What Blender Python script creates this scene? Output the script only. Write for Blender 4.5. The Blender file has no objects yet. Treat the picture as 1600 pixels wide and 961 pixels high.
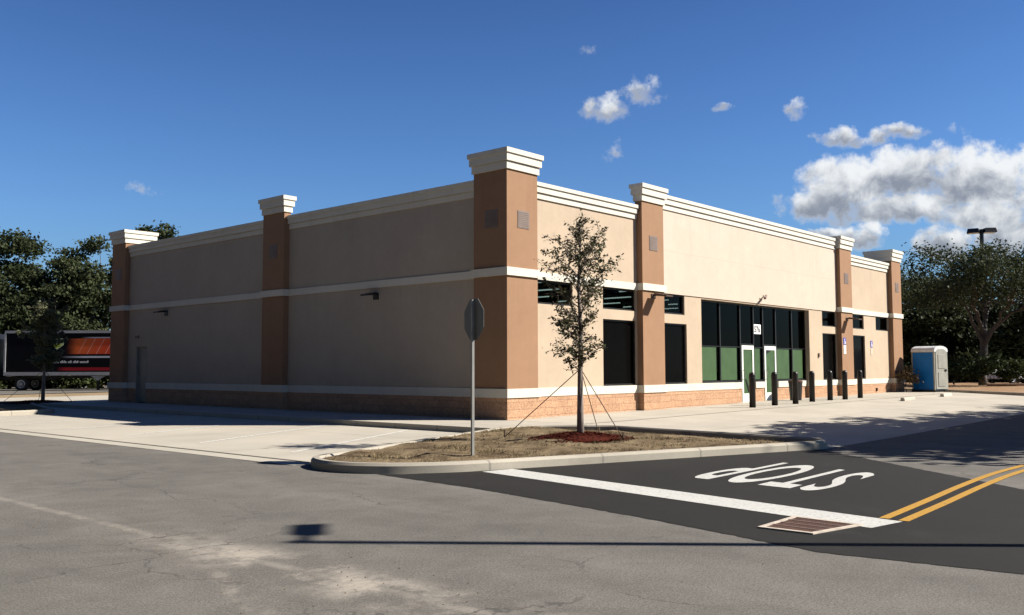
import bpy, bmesh, math, random
from mathutils import Vector, Matrix, noise as mnoise
R = math.radians
random.seed(7)
scene = bpy.context.scene

# ------------------------------------------------------------------ camera
cam_d = bpy.data.cameras.new('camera'); cam = bpy.data.objects.new('camera', cam_d)
scene.collection.objects.link(cam); scene.camera = cam
cam.location = (-18.193, -16.280, 1.50)
YAW, PITCH, ROLL = 0.84618, 0.06602, -0.00286
_fw = Vector((math.sin(YAW)*math.cos(PITCH), math.cos(YAW)*math.cos(PITCH), math.sin(PITCH)))
_r = Vector((math.cos(YAW), -math.sin(YAW), 0)); _u = _r.cross(_fw)
_r2 = _r*math.cos(ROLL)+_u*math.sin(ROLL); _u2 = -_r*math.sin(ROLL)+_u*math.cos(ROLL)
cam.rotation_euler = Matrix((( _r2.x,_u2.x,-_fw.x),(_r2.y,_u2.y,-_fw.y),(_r2.z,_u2.z,-_fw.z))).to_euler()
cam_d.sensor_width = 36; cam_d.sensor_fit = 'HORIZONTAL'
cam_d.lens = 36*1440.436/1600
cam_d.clip_start = 0.1; cam_d.clip_end = 5000

# ------------------------------------------------------------------ light, sky, exposure
SUN_AZ = 141.0      # clockwise from +Y
SUN_EL = 37.0
SUN_E, SKY_S, EXPO = 5.0, 0.05, 1.20
sd = bpy.data.lights.new('sun', 'SUN'); sd.energy = SUN_E; sd.angle = R(0.53); sd.color = (1.0, 0.945, 0.86)
sun = bpy.data.objects.new('sun', sd); scene.collection.objects.link(sun)
_s = Vector((math.sin(R(SUN_AZ))*math.cos(R(SUN_EL)), math.cos(R(SUN_AZ))*math.cos(R(SUN_EL)), math.sin(R(SUN_EL))))
sun.rotation_euler = _s.to_track_quat('Z', 'Y').to_euler(); sun.location = _s*60

world = bpy.data.worlds.new('World'); scene.world = world; world.use_nodes = True
scene.view_settings.view_transform = 'Standard'; scene.view_settings.look = 'None'
scene.view_settings.exposure = EXPO; scene.view_settings.gamma = 1.0
scene.view_settings.use_curve_mapping = False

class NT:
    """small node-tree writer: numbers, colours and sockets can be mixed freely"""
    def __init__(s, tree): s.t = tree; s.n = tree.nodes; s.l = tree.links
    def put(s, sock, v):
        if isinstance(v, bpy.types.NodeSocket): s.l.new(v, sock)
        elif v is not None:
            if sock.type == 'RGBA' and not isinstance(v, (int, float)) and len(v) == 3: v = (*v, 1)
            sock.default_value = v
    def new(s, typ, ins=None, **kw):
        n = s.n.new(typ)
        for k, v in kw.items(): setattr(n, k, v)
        for k, v in (ins or {}).items(): s.put(n.inputs[k], v)
        return n
    def m(s, op, a, b=0.0, c=0.0, clamp=False):
        n = s.new('ShaderNodeMath', operation=op, use_clamp=clamp)
        s.put(n.inputs[0], a); s.put(n.inputs[1], b); s.put(n.inputs[2], c)
        return n.outputs[0]
    def mix(s, f, a, b):
        n = s.new('ShaderNodeMix', data_type='RGBA'); s.put(n.inputs[0], f); s.put(n.inputs[6], a); s.put(n.inputs[7], b)
        return n.outputs[2]
    def rng(s, v, a, b, c=0.0, d=1.0, smooth=False):
        n = s.new('ShaderNodeMapRange', {0: v, 1: a, 2: b, 3: c, 4: d}); n.clamp = True
        if smooth: n.interpolation_type = 'SMOOTHSTEP'
        return n.outputs[0]
    def noise(s, vec, scale, detail=4, rough=0.55, dist=0.0, col=False):
        n = s.new('ShaderNodeTexNoise', {'Scale': scale, 'Detail': detail, 'Roughness': rough, 'Distortion': dist})
        if vec is not None: s.l.new(vec, n.inputs['Vector'])
        return n.outputs['Color' if col else 'Fac']

def build_world():
    t = NT(world.node_tree); t.n.clear()
    sky = t.new('ShaderNodeTexSky', sky_type='NISHITA', sun_disc=False, sun_elevation=R(SUN_EL), sun_rotation=R(SUN_AZ),
                altitude=0.0, air_density=1.5, dust_density=0.4, ozone_density=3.0)
    sky_c = t.new('ShaderNodeMix', {0: 1.0, 6: sky.outputs[0], 7: (0.345, 0.51, 0.75)}, data_type='RGBA', blend_type='MULTIPLY').outputs[2]
    d = t.new('ShaderNodeTexCoord').outputs['Generated']
    sx = t.new('ShaderNodeSeparateXYZ', {0: d})
    az0 = t.m('MULTIPLY', t.m('ARCTAN2', sx.outputs[0], sx.outputs[1]), 57.2958)
    el0 = t.m('MULTIPLY', t.m('ARCSINE', sx.outputs[2]), 57.2958)
    w = t.noise(d, 26.0, 6, 0.62, col=True); ws = t.new('ShaderNodeSeparateXYZ', {0: w})
    az = t.m('ADD', az0, t.m('MULTIPLY_ADD', ws.outputs[0], 2.6, -1.3))
    el = t.m('ADD', el0, t.m('MULTIPLY_ADD', ws.outputs[1], 1.3, -0.65))
    # cumulus lobes: azimuth, elevation, half width, half height (degrees), strength
    lobes = [(68.91,10.57,3.45,1.9,1),(72.21,11.11,3.6,1.64,1),(75.64,10.44,3.69,2.02,1),(78.56,9.4,2.92,2.37,1),(67.27,9.63,2.65,1.12,1),
      (71.3,9.12,4.29,1.02,1),(75.89,8.42,3.37,1.05,1),(79.07,11.05,1.76,1.01,1),(82.5,10.2,3.5,2.2,1),
      (68.2,13.44,1.49,.69,.8),(71.42,13.37,1.86,.57,.8),(69.68,13.06,2.07,.43,.7),
      (54.36,15.97,1.91,.94,.62),(56.76,16.67,1.66,.97,.5),(61.55,15.56,.9,.36,.42),(65.95,15.09,.9,.78,.5),(26.28,10.48,.95,.5,.42),
      (54.73,13.37,.75,.95,.26),(69.35,7.58,1.73,.96,.9),(67.77,7.96,1.42,.52,.7),(73.91,7.03,1.93,1.14,.9),(76.8,7.3,2.13,1.46,.9),
      (74.6,13.17,.7,.6,.3),(53.31,19.24,.45,.5,.2),(35.07,11.55,.55,.34,.24),(36.8,11.77,.5,.22,.15),(80.5,6.6,3.0,1.3,.9)]
    # clear dry air: paler towards the horizon, deeper blue overhead
    lo = t.mix(t.rng(el0, 9.0, 22.5), (1.17, 1.28, 1.52), (0.80, 0.87, 1.07))
    hi = t.mix(t.rng(el0, 22.5, 45.0), lo, (0.40, 0.46, 0.60))
    sky_c = t.new('ShaderNodeMix', {0: 1.0, 6: sky_c, 7: hi}, data_type='RGBA', blend_type='MULTIPLY').outputs[2]
    D = None; W = None; S = None
    for a, e, ra, re, k in lobes:
        x = t.m('DIVIDE', t.m('SUBTRACT', az, a), ra); y = t.m('DIVIDE', t.m('SUBTRACT', el, e), re)
        r2 = t.m('ADD', t.m('MULTIPLY', x, x), t.m('MULTIPLY', y, y))
        q = t.m('MAXIMUM', t.m('MULTIPLY', t.m('SUBTRACT', 1.35, r2), k), 0.0)
        wq = t.m('MULTIPLY', q, q); sq = t.m('MULTIPLY', wq, t.m('ADD', y, t.m('MULTIPLY', x, 0.18)))
        D = q if D is None else t.m('MAXIMUM', D, q)
        W = wq if W is None else t.m('ADD', W, wq)
        S = sq if S is None else t.m('ADD', S, sq)
    h = t.m('DIVIDE', S, t.m('ADD', W, 1e-4))
    n1 = t.noise(d, 55.0, 9, 0.58)
    dens = t.m('ADD', D, t.m('MULTIPLY_ADD', n1, 2.3, -1.38))
    alpha = t.m('MULTIPLY', t.rng(dens, 0.0, 0.85, smooth=True), t.rng(D, 0.0, 0.22, smooth=True))
    n2 = t.noise(d, 34.0, 7, 0.6, 0.3)
    lit = t.m('ADD', t.m('MULTIPLY_ADD', h, 0.62, 0.50), t.m('MULTIPLY_ADD', n2, 1.7, -0.85))
    lit = t.rng(lit, 0.08, 0.95, smooth=True)
    # thin cloud stays bright, thick cloud is greyer underneath
    lit = t.m('MAXIMUM', lit, t.rng(dens, 0.9, 0.1, 0.0, 0.7))
    K = 1.0/(SKY_S*2**EXPO)
    ccol = t.mix(lit, (0.27*K, 0.30*K, 0.36*K), (0.92*K, 0.94*K, 0.95*K))
    a = t.m('MULTIPLY', alpha, 0.95)
    out = t.mix(a, sky_c, ccol)
    bg = t.new('ShaderNodeBackground', {'Color': out, 'Strength': SKY_S})
    o = t.new('ShaderNodeOutputWorld'); t.l.new(bg.outputs[0], o.inputs[0])
build_world()

# ------------------------------------------------------------------ materials
ALB = 0.63      # common reflectance factor of the weathered outdoor finishes
def material(name):
    m = bpy.data.materials.new(name); m.use_nodes = True
    t = NT(m.node_tree); t.n.clear()
    out = t.new('ShaderNodeOutputMaterial'); b = t.new('ShaderNodeBsdfPrincipled'); t.l.new(b.outputs[0], out.inputs[0])
    return m, t, b, out
def pos(t): return t.new('ShaderNodeNewGeometry').outputs['Position']
def plain(name, col, rough=0.6, metal=0.0, var=0.12, scale=3.0, bump=0.0, bscale=60.0, spec=0.3):
    m, t, b, o = material(name); p = pos(t)
    n = t.noise(p, scale, 5)
    f = t.rng(n, 0.3, 0.7, 1-var, 1+var)
    c = t.new('ShaderNodeVectorMath', {0: col}, operation='SCALE'); t.put(c.inputs['Scale'], f)
    t.put(b.inputs['Base Color'], c.outputs[0]); b.inputs['Roughness'].default_value = rough
    b.inputs['Metallic'].default_value = metal; b.inputs['Specular IOR Level'].default_value = spec
    if bump:
        bn = t.new('ShaderNodeBump', {'Strength': bump, 'Distance': 0.01, 'Height': t.noise(p, bscale, 3)})
        t.l.new(bn.outputs[0], b.inputs['Normal'])
    return m
def stucco(name, col, var=0.07, joints=False):
    m, t, b, o = material(name); p = pos(t)
    big = t.rng(t.noise(p, 0.55, 6, 0.6), 0.3, 0.7, 1-var, 1+var)
    mp = t.new('ShaderNodeMapping', {0: p}); mp.inputs['Scale'].default_value = (2.2, 2.2, 0.18)
    streak = t.rng(t.noise(mp.outputs[0], 1.6, 5, 0.6), 0.35, 0.7, 1.01, 0.98)
    fine = t.rng(t.noise(p, 45.0, 3), 0.3, 0.7, 0.965, 1.035)
    sz = t.new('ShaderNodeSeparateXYZ', {0: p}).outputs[2]
    trow = t.rng(t.noise(p, 3.2, 6, 0.65, 0.5), 0.3, 0.7, 0.965, 1.035)
    m2 = t.new('ShaderNodeMapping', {0: p}); m2.inputs['Scale'].default_value = (5.0, 5.0, 0.12)
    run = t.rng(t.noise(m2.outputs[0], 1.5, 5, 0.65), 0.52, 0.72, 0.0, 1.0, True)
    under = t.m('MAXIMUM', t.m('MULTIPLY', t.rng(sz, 5.2, 6.3), t.m('LESS_THAN', sz, 6.9)), t.m('MULTIPLY', t.rng(sz, 3.0, 3.95), t.m('LESS_THAN', sz, 3.98)))
    run = t.m('MULTIPLY_ADD', t.m('MULTIPLY', run, under), -0.10, 1.0)
    foot = t.m('MULTIPLY_ADD', t.m('MULTIPLY', t.rng(sz, 1.9, 0.95), t.rng(t.noise(p, 2.4, 6, 0.7), 0.4, 0.65)), -0.07, 1.0)
    f = t.m('MULTIPLY', t.m('MULTIPLY', t.m('MULTIPLY', big, streak), fine), t.m('MULTIPLY', t.m('MULTIPLY', trow, run), foot))
    c = t.new('ShaderNodeVectorMath', {0: col}, operation='SCALE'); t.put(c.inputs['Scale'], t.m('MULTIPLY', f, ALB))
    c = c.outputs[0]
    if joints:
        sp = t.new('ShaderNodeSeparateXYZ', {0: p})
        j = t.m('MAXIMUM', 0.0, t.rng(t.m('ABSOLUTE', t.m('SUBTRACT', sp.outputs[2], 5.42)), 0.008, 0.014, 0.3, 0))
        c = t.mix(j, c, (0.30,0.24,0.18))
    t.put(b.inputs['Base Color'], c); b.inputs['Roughness'].default_value = 0.88; b.inputs['Specular IOR Level'].default_value = 0.15
    bn = t.new('ShaderNodeBump', {'Strength': 0.35, 'Distance': 0.012, 'Height': t.noise(p, 70.0, 4, 0.7)})
    t.l.new(bn.outputs[0], b.inputs['Normal'])
    return m
def splitface(name):
    m, t, b, o = material(name); p = pos(t); s = t.new('ShaderNodeSeparateXYZ', {0: p})
    v = t.new('ShaderNodeCombineXYZ', {0: t.m('ADD', s.outputs[0], s.outputs[1]), 1: s.outputs[2]}).outputs[0]
    br = t.new('ShaderNodeTexBrick', {'Vector': v, 'Color1': (0.64,0.385,0.235), 'Color2': (0.52,0.31,0.19), 'Mortar': (0.47,0.285,0.18), 'Scale': 1.0,
          'Mortar Size': 0.008, 'Brick Width': 0.4, 'Row Height': 0.2, 'Bias': -0.2})
    rock = t.noise(p, 24.0, 7, 0.68)
    c = t.new('ShaderNodeVectorMath', {0: br.outputs[0]}, operation='SCALE'); t.put(c.inputs['Scale'], t.m('MULTIPLY', t.rng(rock, 0.32, 0.68, 0.66, 1.34), ALB))
    t.put(b.inputs['Base Color'], c.outputs[0]); b.inputs['Roughness'].default_value = 0.9; b.inputs['Specular IOR Level'].default_value = 0.1
    hgt = t.m('SUBTRACT', rock, t.m('MULTIPLY', br.outputs[1], 0.2))
    bn = t.new('ShaderNodeBump', {'Strength': 0.8, 'Distance': 0.035, 'Height': hgt}); t.l.new(bn.outputs[0], b.inputs['Normal'])
    return m
def concrete(name, col, joint=None, var=0.13, dirt=(0.30,0.27,0.22), dirty=0.35):
    m, t, b, o = material(name); p = pos(t); s = t.new('ShaderNodeSeparateXYZ', {0: p})
    f = t.m('MULTIPLY', t.rng(t.noise(p, 0.35, 7, 0.62), 0.3, 0.7, 1-var, 1+var), t.rng(t.noise(p, 40.0, 3), 0.3, 0.7, 0.94, 1.06))
    c = t.new('ShaderNodeVectorMath', {0: col}, operation='SCALE'); t.put(c.inputs['Scale'], t.m('MULTIPLY', f, ALB)); c = c.outputs[0]
    st = t.rng(t.noise(p, 0.9, 8, 0.68, 0.6), 0.56, 0.75, 0, dirty, True)
    c = t.mix(st, c, dirt)
    if joint:
        jx, jy, ox, oy = joint; k = None
        for ax, st_, off in ((0, jx, ox), (1, jy, oy)):
            if not st_: continue
            q = t.m('PINGPONG', t.m('ADD', s.outputs[ax], off), st_/2)
            j = t.rng(q, 0.012, 0.022, 0.6, 0.0); k = j if k is None else t.m('MAXIMUM', k, j)
        c = t.mix(k, c, (0.13,0.12,0.10))
    t.put(b.inputs['Base Color'], c); b.inputs['Roughness'].default_value = 0.85; b.inputs['Specular IOR Level'].default_value = 0.2
    bn = t.new('ShaderNodeBump', {'Strength': 0.2, 'Distance': 0.01, 'Height': t.noise(p, 90.0, 3)}); t.l.new(bn.outputs[0], b.inputs['Normal'])
    return m
def asphalt_old():
    m, t, b, o = material('worn_grey_asphalt'); p = pos(t); s = t.new('ShaderNodeSeparateXYZ', {0: p})
    X, Y = s.outputs[0], s.outputs[1]
    stretch = t.new('ShaderNodeMapping', {0: p}); stretch.inputs['Scale'].default_value = (1.0, 0.35, 1.0)
    big = t.rng(t.noise(stretch.outputs[0], 0.5, 7, 0.62), 0.28, 0.72, 0.80, 1.20)
    blot = t.rng(t.noise(p, 1.8, 7, 0.68, 0.5), 0.35, 0.75, 0.90, 1.22)
    agg = t.rng(t.noise(p, 70.0, 3, 0.75), 0.3, 0.7, 0.50, 1.50)
    agg2 = t.rng(t.noise(p, 33.0, 4, 0.7), 0.3, 0.7, 0.80, 1.20)
    f = t.m('MULTIPLY', t.m('MULTIPLY', big, blot), t.m('MULTIPLY', agg, agg2))
    c = t.new('ShaderNodeVectorMath', {0: (0.182,0.169,0.150)}, operation='SCALE'); t.put(c.inputs['Scale'], t.m('MULTIPLY', f, ALB)); c = c.outputs[0]
    # sand washed along the seam of the lane
    wob = t.m('MULTIPLY_ADD', t.noise(p, 0.8, 6, 0.65), 1.1, -0.55)
    dx = t.m('ABSOLUTE', t.m('ADD', t.m('ADD', X, 14.02), t.m('MULTIPLY', wob, 0.5)))
    patch = t.rng(t.noise(p, 1.1, 7, 0.7), 0.42, 0.60, 0, 1, True)
    sand = t.m('MULTIPLY', t.rng(dx, 0.55, 0.05, 0, 1, True), patch)
    near = t.rng(Y, -7.4, -9.6, 0.12, 1.0)
    sand = t.m('MULTIPLY', sand, t.m('MULTIPLY', near, t.rng(t.noise(p, 14.0, 5, 0.7), 0.3, 0.55, 0.5, 1.0)))
    seam = t.m('MULTIPLY', t.rng(t.m('ABSOLUTE', t.m('ADD', t.m('ADD', X, 14.0), t.m('MULTIPLY', wob, 0.12))), 0.10, 0.02, 0, 0.42, True), t.rng(t.noise(p, 2.5, 5, 0.7), 0.35, 0.6))
    # second, thinner line of grit running off across the lane
    sx2 = t.m('ABSOLUTE', t.m('ADD', t.m('MULTIPLY_ADD', X, 0.93, 13.0), t.m('ADD', t.m('MULTIPLY_ADD', Y, -0.36, -3.2), t.m('MULTIPLY', wob, 0.25))))
    l2 = t.m('MULTIPLY', t.rng(sx2, 0.12, 0.01, 0, 0.4, True), t.rng(t.noise(p, 3.5, 5, 0.7), 0.45, 0.62))
    k = t.m('MAXIMUM', t.m('MAXIMUM', sand, seam), t.m('MULTIPLY', l2, t.rng(X, -14.4, -14.0, 1, 0)))
    c = t.mix(t.m('MULTIPLY', k, 0.62), c, (0.43,0.38,0.315))
    spec = t.rng(t.noise(p, 8.0, 2, 0.5), 0.74, 0.78, 0, 0.5)
    c = t.mix(spec, c, (0.07,0.062,0.055))
    st = t.new('ShaderNodeTexVoronoi', {'Vector': p, 'Scale': 55.0})
    c = t.mix(t.m('MULTIPLY', t.rng(st.outputs['Distance'], 0.20, 0.12, 0, 0.6), t.rng(t.noise(p, 31.0, 2), 0.55, 0.6)), c, (0.30,0.275,0.24))
    oil = t.rng(t.noise(p, 0.75, 4, 0.5, 0.2), 0.66, 0.74, 0, 0.28, True)
    c = t.mix(oil, c, (0.06,0.055,0.05))
    tm = t.new('ShaderNodeMapping', {0: p}); tm.inputs['Scale'].default_value = (2.6, 0.10, 1.0)
    c = t.mix(t.rng(t.noise(tm.outputs[0], 1.0, 4, 0.6), 0.58, 0.72, 0, 0.22, True), c, (0.065,0.06,0.054))
    # hairline cracks
    vo = t.new('ShaderNodeTexVoronoi', {'Scale': 0.33}, feature='DISTANCE_TO_EDGE')
    wp = t.new('ShaderNodeVectorMath', {0: p}, operation='ADD'); nn = t.noise(p, 1.2, 5, 0.6, col=True); t.l.new(nn, wp.inputs[1]); t.l.new(wp.outputs[0], vo.inputs['Vector'])
    crack = t.m('MULTIPLY', t.rng(vo.outputs['Distance'], 0.0022, 0.005, 0.75, 0.0), t.rng(t.noise(p, 0.6, 3), 0.44, 0.56))
    c = t.mix(crack, c, (0.06,0.055,0.05))
    t.put(b.inputs['Base Color'], c); b.inputs['Roughness'].default_value = 0.9; b.inputs['Specular IOR Level'].default_value = 0.15
    bn = t.new('ShaderNodeBump', {'Strength': 0.5, 'Distance': 0.008, 'Height': t.noise(p, 150.0, 3, 0.7)}); t.l.new(bn.outputs[0], b.inputs['Normal'])
    return m
def asphalt_new():
    m, t, b, o = material('fresh_black_asphalt'); p = pos(t)
    f = t.m('MULTIPLY', t.rng(t.noise(p, 0.8, 6, 0.65), 0.3, 0.7, 0.84, 1.18), t.rng(t.noise(p, 75.0, 3, 0.75), 0.3, 0.7, 0.5, 1.5))
    c = t.new('ShaderNodeVectorMath', {0: (0.0205,0.0190,0.0163)}, operation='SCALE'); t.put(c.inputs['Scale'], t.m('MULTIPLY', f, ALB))
    dust = t.rng(t.noise(p, 1.4, 8, 0.7, 0.8), 0.55, 0.8, 0, 0.35, True)
    c = t.mix(dust, c.outputs[0], (0.048,0.044,0.038))
    t.put(b.inputs['Base Color'], c); b.inputs['Roughness'].default_value = 0.85; b.inputs['Specular IOR Level'].default_value = 0.2
    bn = t.new('ShaderNodeBump', {'Strength': 0.5, 'Distance': 0.006, 'Height': t.noise(p, 160.0, 3, 0.7)}); t.l.new(bn.outputs[0], b.inputs['Normal'])
    return m
def paint(name, col, wear=0.25):
    m, t, b, o = material(name); p = pos(t)
    k = t.rng(t.noise(p, 26.0, 7, 0.75), 0.50, 0.64, 0, wear*2.0, True)
    k2 = t.rng(t.noise(p, 2.0, 5, 0.6), 0.3, 0.7, 0.0, 0.10)
    col = tuple(q*ALB*1.05 for q in col)
    c = t.mix(t.m('ADD', k, k2, clamp=True), col, (0.09,0.085,0.08))
    t.put(b.inputs['Base Color'], c); b.inputs['Roughness'].default_value = 0.7; b.inputs['Specular IOR Level'].default_value = 0.2
    return m
def soil(name, c1, c2, scale=3.0, bump=0.8):
    m, t, b, o = material(name); p = pos(t)
    f = t.rng(t.noise(p, scale, 8, 0.7, 0.4), 0.33, 0.67, 0, 1)
    c = t.mix(f, c1, c2)
    g = t.rng(t.noise(p, 60.0, 4, 0.7), 0.3, 0.7, 0.75, 1.25)
    v = t.new('ShaderNodeVectorMath', {0: c}, operation='SCALE'); t.put(v.inputs['Scale'], t.m('MULTIPLY', g, ALB))
    t.put(b.inputs['Base Color'], v.outputs[0]); b.inputs['Roughness'].default_value = 0.95; b.inputs['Specular IOR Level'].default_value = 0.05
    bn = t.new('ShaderNodeBump', {'Strength': bump, 'Distance': 0.04, 'Height': t.noise(p, 26.0, 6, 0.7)}); t.l.new(bn.outputs[0], b.inputs['Normal'])
    return m
def leafmat(name, c1, c2, scale=0.9):
    m, t, b, o = material(name); p = pos(t)
    f = t.rng(t.noise(p, scale, 4, 0.7), 0.35, 0.65, 0, 1)
    g = t.rng(t.noise(p, scale*14, 2, 0.6), 0.3, 0.7, 0.7, 1.35)
    v = t.new('ShaderNodeVectorMath', {0: t.mix(f, c1, c2)}, operation='SCALE'); t.put(v.inputs['Scale'], t.m('MULTIPLY', g, ALB))
    t.put(b.inputs['Base Color'], v.outputs[0]); b.inputs['Roughness'].default_value = 0.6; b.inputs['Specular IOR Level'].default_value = 0.08
    tr = t.new('ShaderNodeBsdfTranslucent'); t.put(tr.inputs[0], v.outputs[0])
    mx = t.new('ShaderNodeMixShader', {0: 0.22}); t.l.new(b.outputs[0], mx.inputs[1]); t.l.new(tr.outputs[0], mx.inputs[2]); t.l.new(mx.outputs[0], o.inputs[0])
    return m
def bark(name, c1, c2):
    m, t, b, o = material(name); p = pos(t)
    mp = t.new('ShaderNodeMapping', {0: p}); mp.inputs['Scale'].default_value = (14, 14, 2.5)
    n = t.noise(mp.outputs[0], 2.0, 6, 0.7)
    t.put(b.inputs['Base Color'], t.mix(t.rng(n, 0.35, 0.65), c1, c2)); b.inputs['Roughness'].default_value = 0.9
    bn = t.new('ShaderNodeBump', {'Strength': 0.7, 'Distance': 0.02, 'Height': n}); t.l.new(bn.outputs[0], b.inputs['Normal'])
    return m
def tinted_glass():
    m, t, b, o = material('dark_tinted_glass')
    tr = t.new('ShaderNodeBsdfTransparent', {0: (0.10,0.115,0.11)})
    gl = t.new('ShaderNodeBsdfGlossy', {0: (0.55,0.55,0.55), 'Roughness': 0.01})
    fr = t.new('ShaderNodeFresnel', {0: 1.16})
    mx = t.new('ShaderNodeMixShader'); t.l.new(fr.outputs[0], mx.inputs[0]); t.l.new(tr.outputs[0], mx.inputs[1]); t.l.new(gl.outputs[0], mx.inputs[2]); t.l.new(mx.outputs[0], o.inputs[0])
    return m
def emit(name, col, s):
    m, t, b, o = material(name)
    e = t.new('ShaderNodeEmission', {0: col, 1: s}); t.l.new(e.outputs[0], o.inputs[0]); return m
def trailer_wrap():
    # printed side: red-orange bled in from the dark with slanting pale stripes; u is the distance along the side, z the height
    m, t, b, o = material('printed_trailer_side')
    tc = t.new('ShaderNodeTexCoord').outputs['Object']; s = t.new('ShaderNodeSeparateXYZ', {0: tc})
    u, z = s.outputs[0], s.outputs[2]
    n = t.noise(tc, 1.3, 5, 0.6)
    a = t.rng(t.m('ADD', u, t.m('MULTIPLY', n, 0.5)), 4.6, 5.5, 0, 1, True)
    inz = t.m('MULTIPLY', t.m('GREATER_THAN', z, 2.60), t.m('LESS_THAN', z, 3.70))
    red = t.mix(t.rng(t.m('ADD', u, t.m('MULTIPLY', z, -0.7)), 3.2, 6.2), (0.58,0.11,0.03), (0.48,0.035,0.02))
    c = t.mix(t.m('MULTIPLY', a, inz), (0.0045,0.005,0.0065), red)
    q = t.m('PINGPONG', t.m('ADD', u, t.m('MULTIPLY', z, -0.52)), 0.32)
    stripe = t.m('MULTIPLY', t.m('MULTIPLY', t.rng(q, 0.015, 0.03, 0.7, 0), inz), t.rng(u, 5.0, 5.6))
    c = t.mix(stripe, c, (0.65,0.40,0.32))
    bar = t.m('MULTIPLY', t.m('MULTIPLY', t.m('GREATER_THAN', z, 2.33), t.m('LESS_THAN', z, 2.46)), t.rng(u, 4.0, 5.6))
    c = t.mix(bar, c, (0.45,0.45,0.48))
    bar2 = t.m('MULTIPLY', t.m('MULTIPLY', t.m('GREATER_THAN', z, 3.72), t.m('LESS_THAN', z, 3.80)), t.rng(u, 5.4, 6.2))
    c = t.mix(bar2, c, (0.45,0.42,0.42))
    low = t.m('MULTIPLY', t.m('MULTIPLY', t.m('GREATER_THAN', z, 1.44), t.m('LESS_THAN', z, 1.66)), t.rng(u, 3.7, 4.3))
    c = t.mix(low, c, (0.26,0.015,0.02))
    t.put(b.inputs['Base Color'], c); b.inputs['Roughness'].default_value = 0.5; b.inputs['Specular IOR Level'].default_value = 0.08
    return m

M = {}
M['tan'] = stucco('tan_stucco', (0.60,0.475,0.345))
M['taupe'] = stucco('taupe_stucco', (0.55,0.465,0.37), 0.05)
M['cream'] = stucco('cream_stucco', (0.70,0.575,0.465), 0.04, joints=True)
M['trim'] = stucco('cream_trim', (0.82,0.77,0.65), 0.04)
M['brown'] = stucco('brown_stucco', (0.385,0.225,0.132))
M['vent'] = plain('vent_taupe', (0.16,0.12,0.10), 0.6)
M['stone'] = splitface('splitface_block')
M['lot'] = concrete('pale_concrete_lot', (0.55,0.50,0.415), joint=(4.4, 4.4, 0.3, 1.1))
M['walk'] = concrete('pale_concrete_walk', (0.55,0.50,0.415), joint=(1.52, 1.52, 0.2, 0.1), var=0.09)
M['gutter'] = concrete('gutter_concrete', (0.54,0.495,0.41), joint=(0, 3.05, 0, 0.4), dirty=0.6)
M['kerb'] = concrete('kerb_concrete', (0.47,0.425,0.345), joint=(1.9, 0, 0.55, 0), var=0.22, dirt=(0.2,0.18,0.14), dirty=0.6)
M['old'] = asphalt_old(); M['new'] = asphalt_new()
M['white_paint'] = paint('white_road_paint', (0.68,0.67,0.62)); M['yellow_paint'] = paint('yellow_road_paint', (0.58,0.31,0.035))
M['faint_paint'] = paint('thin_white_paint', (0.86,0.84,0.77), 0.6)
M['dirt'] = soil('sandy_dirt', (0.46,0.35,0.22), (0.30,0.22,0.13), 0.5)
M['reddirt'] = soil('reddish_dirt', (0.36,0.19,0.10), (0.45,0.33,0.21), 0.4)
M['bed'] = soil('dry_bed_soil', (0.38,0.29,0.175), (0.075,0.048,0.03), 1.5)
M['mulch'] = soil('red_mulch', (0.135,0.026,0.014), (0.045,0.011,0.008), 9.0)
M['mulchbit'] = plain('red_mulch_chip', (0.17,0.032,0.017), 0.9, var=0.5, scale=25)
M['straw'] = leafmat('dry_straw', (0.37,0.28,0.155), (0.10,0.078,0.04), 2.5)
M['leaf_young'] = leafmat('young_oak_leaf', (0.058,0.072,0.028), (0.095,0.085,0.042), 2.0)
M['leaf_far'] = leafmat('far_young_leaf', (0.16,0.18,0.10), (0.20,0.20,0.11), 2.0)
M['leaf_dark'] = leafmat('dark_oak_leaf', (0.034,0.050,0.022), (0.070,0.082,0.036))
M['leaf_grey'] = leafmat('grey_green_leaf', (0.052,0.068,0.030), (0.085,0.098,0.045))
M['leaf_hedge'] = leafmat('hedge_leaf', (0.035,0.055,0.020), (0.08,0.098,0.035))
M['leaf_dry'] = leafmat('dry_mottled_leaf', (0.30,0.20,0.12), (0.10,0.085,0.045), 6.0)
M['bark'] = bark('grey_brown_bark', (0.045,0.036,0.028), (0.095,0.078,0.062)); M['bark_young'] = bark('young_bark', (0.10,0.075,0.06), (0.22,0.18,0.15))
M['strap'] = plain('brown_strap', (0.10,0.07,0.045), 0.8)
M['black'] = plain('black_paint', (0.012,0.010,0.010), 0.45, spec=0.4)
M['blackmetal'] = plain('black_anodised', (0.010,0.010,0.010), 0.4)
M['bollard'] = plain('dark_bollard_paint', (0.009,0.0065,0.006), 0.4, var=0.3)
M['film'] = plain('black_window_film', (0.0022,0.0021,0.0021), 0.22, spec=0.03)
M['glass'] = tinted_glass()
M['green'] = plain('green_film', (0.036,0.073,0.0255), 0.45, var=0.16, scale=2.5)
M['doorwhite'] = plain('white_door_frame', (0.66,0.68,0.62), 0.45, var=0.04)
M['brownmetal'] = plain('bronze_fixture', (0.055,0.032,0.02), 0.45)
M['greydoor'] = plain('grey_steel_door', (0.22,0.20,0.165), 0.5)
M['galv'] = plain('galvanised_steel', (0.24,0.235,0.215), 0.5, metal=0.2)
M['signback'] = plain('bare_sign_back', (0.14,0.14,0.125), 0.6)
M['red'] = plain('sign_red', (0.45,0.02,0.02), 0.4)
M['white'] = plain('white_plate', (0.80,0.79,0.75), 0.5, var=0.04)
M['blue'] = plain('blue_plastic', (0.003,0.115,0.36), 0.45, var=0.1, spec=0.2)
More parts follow.
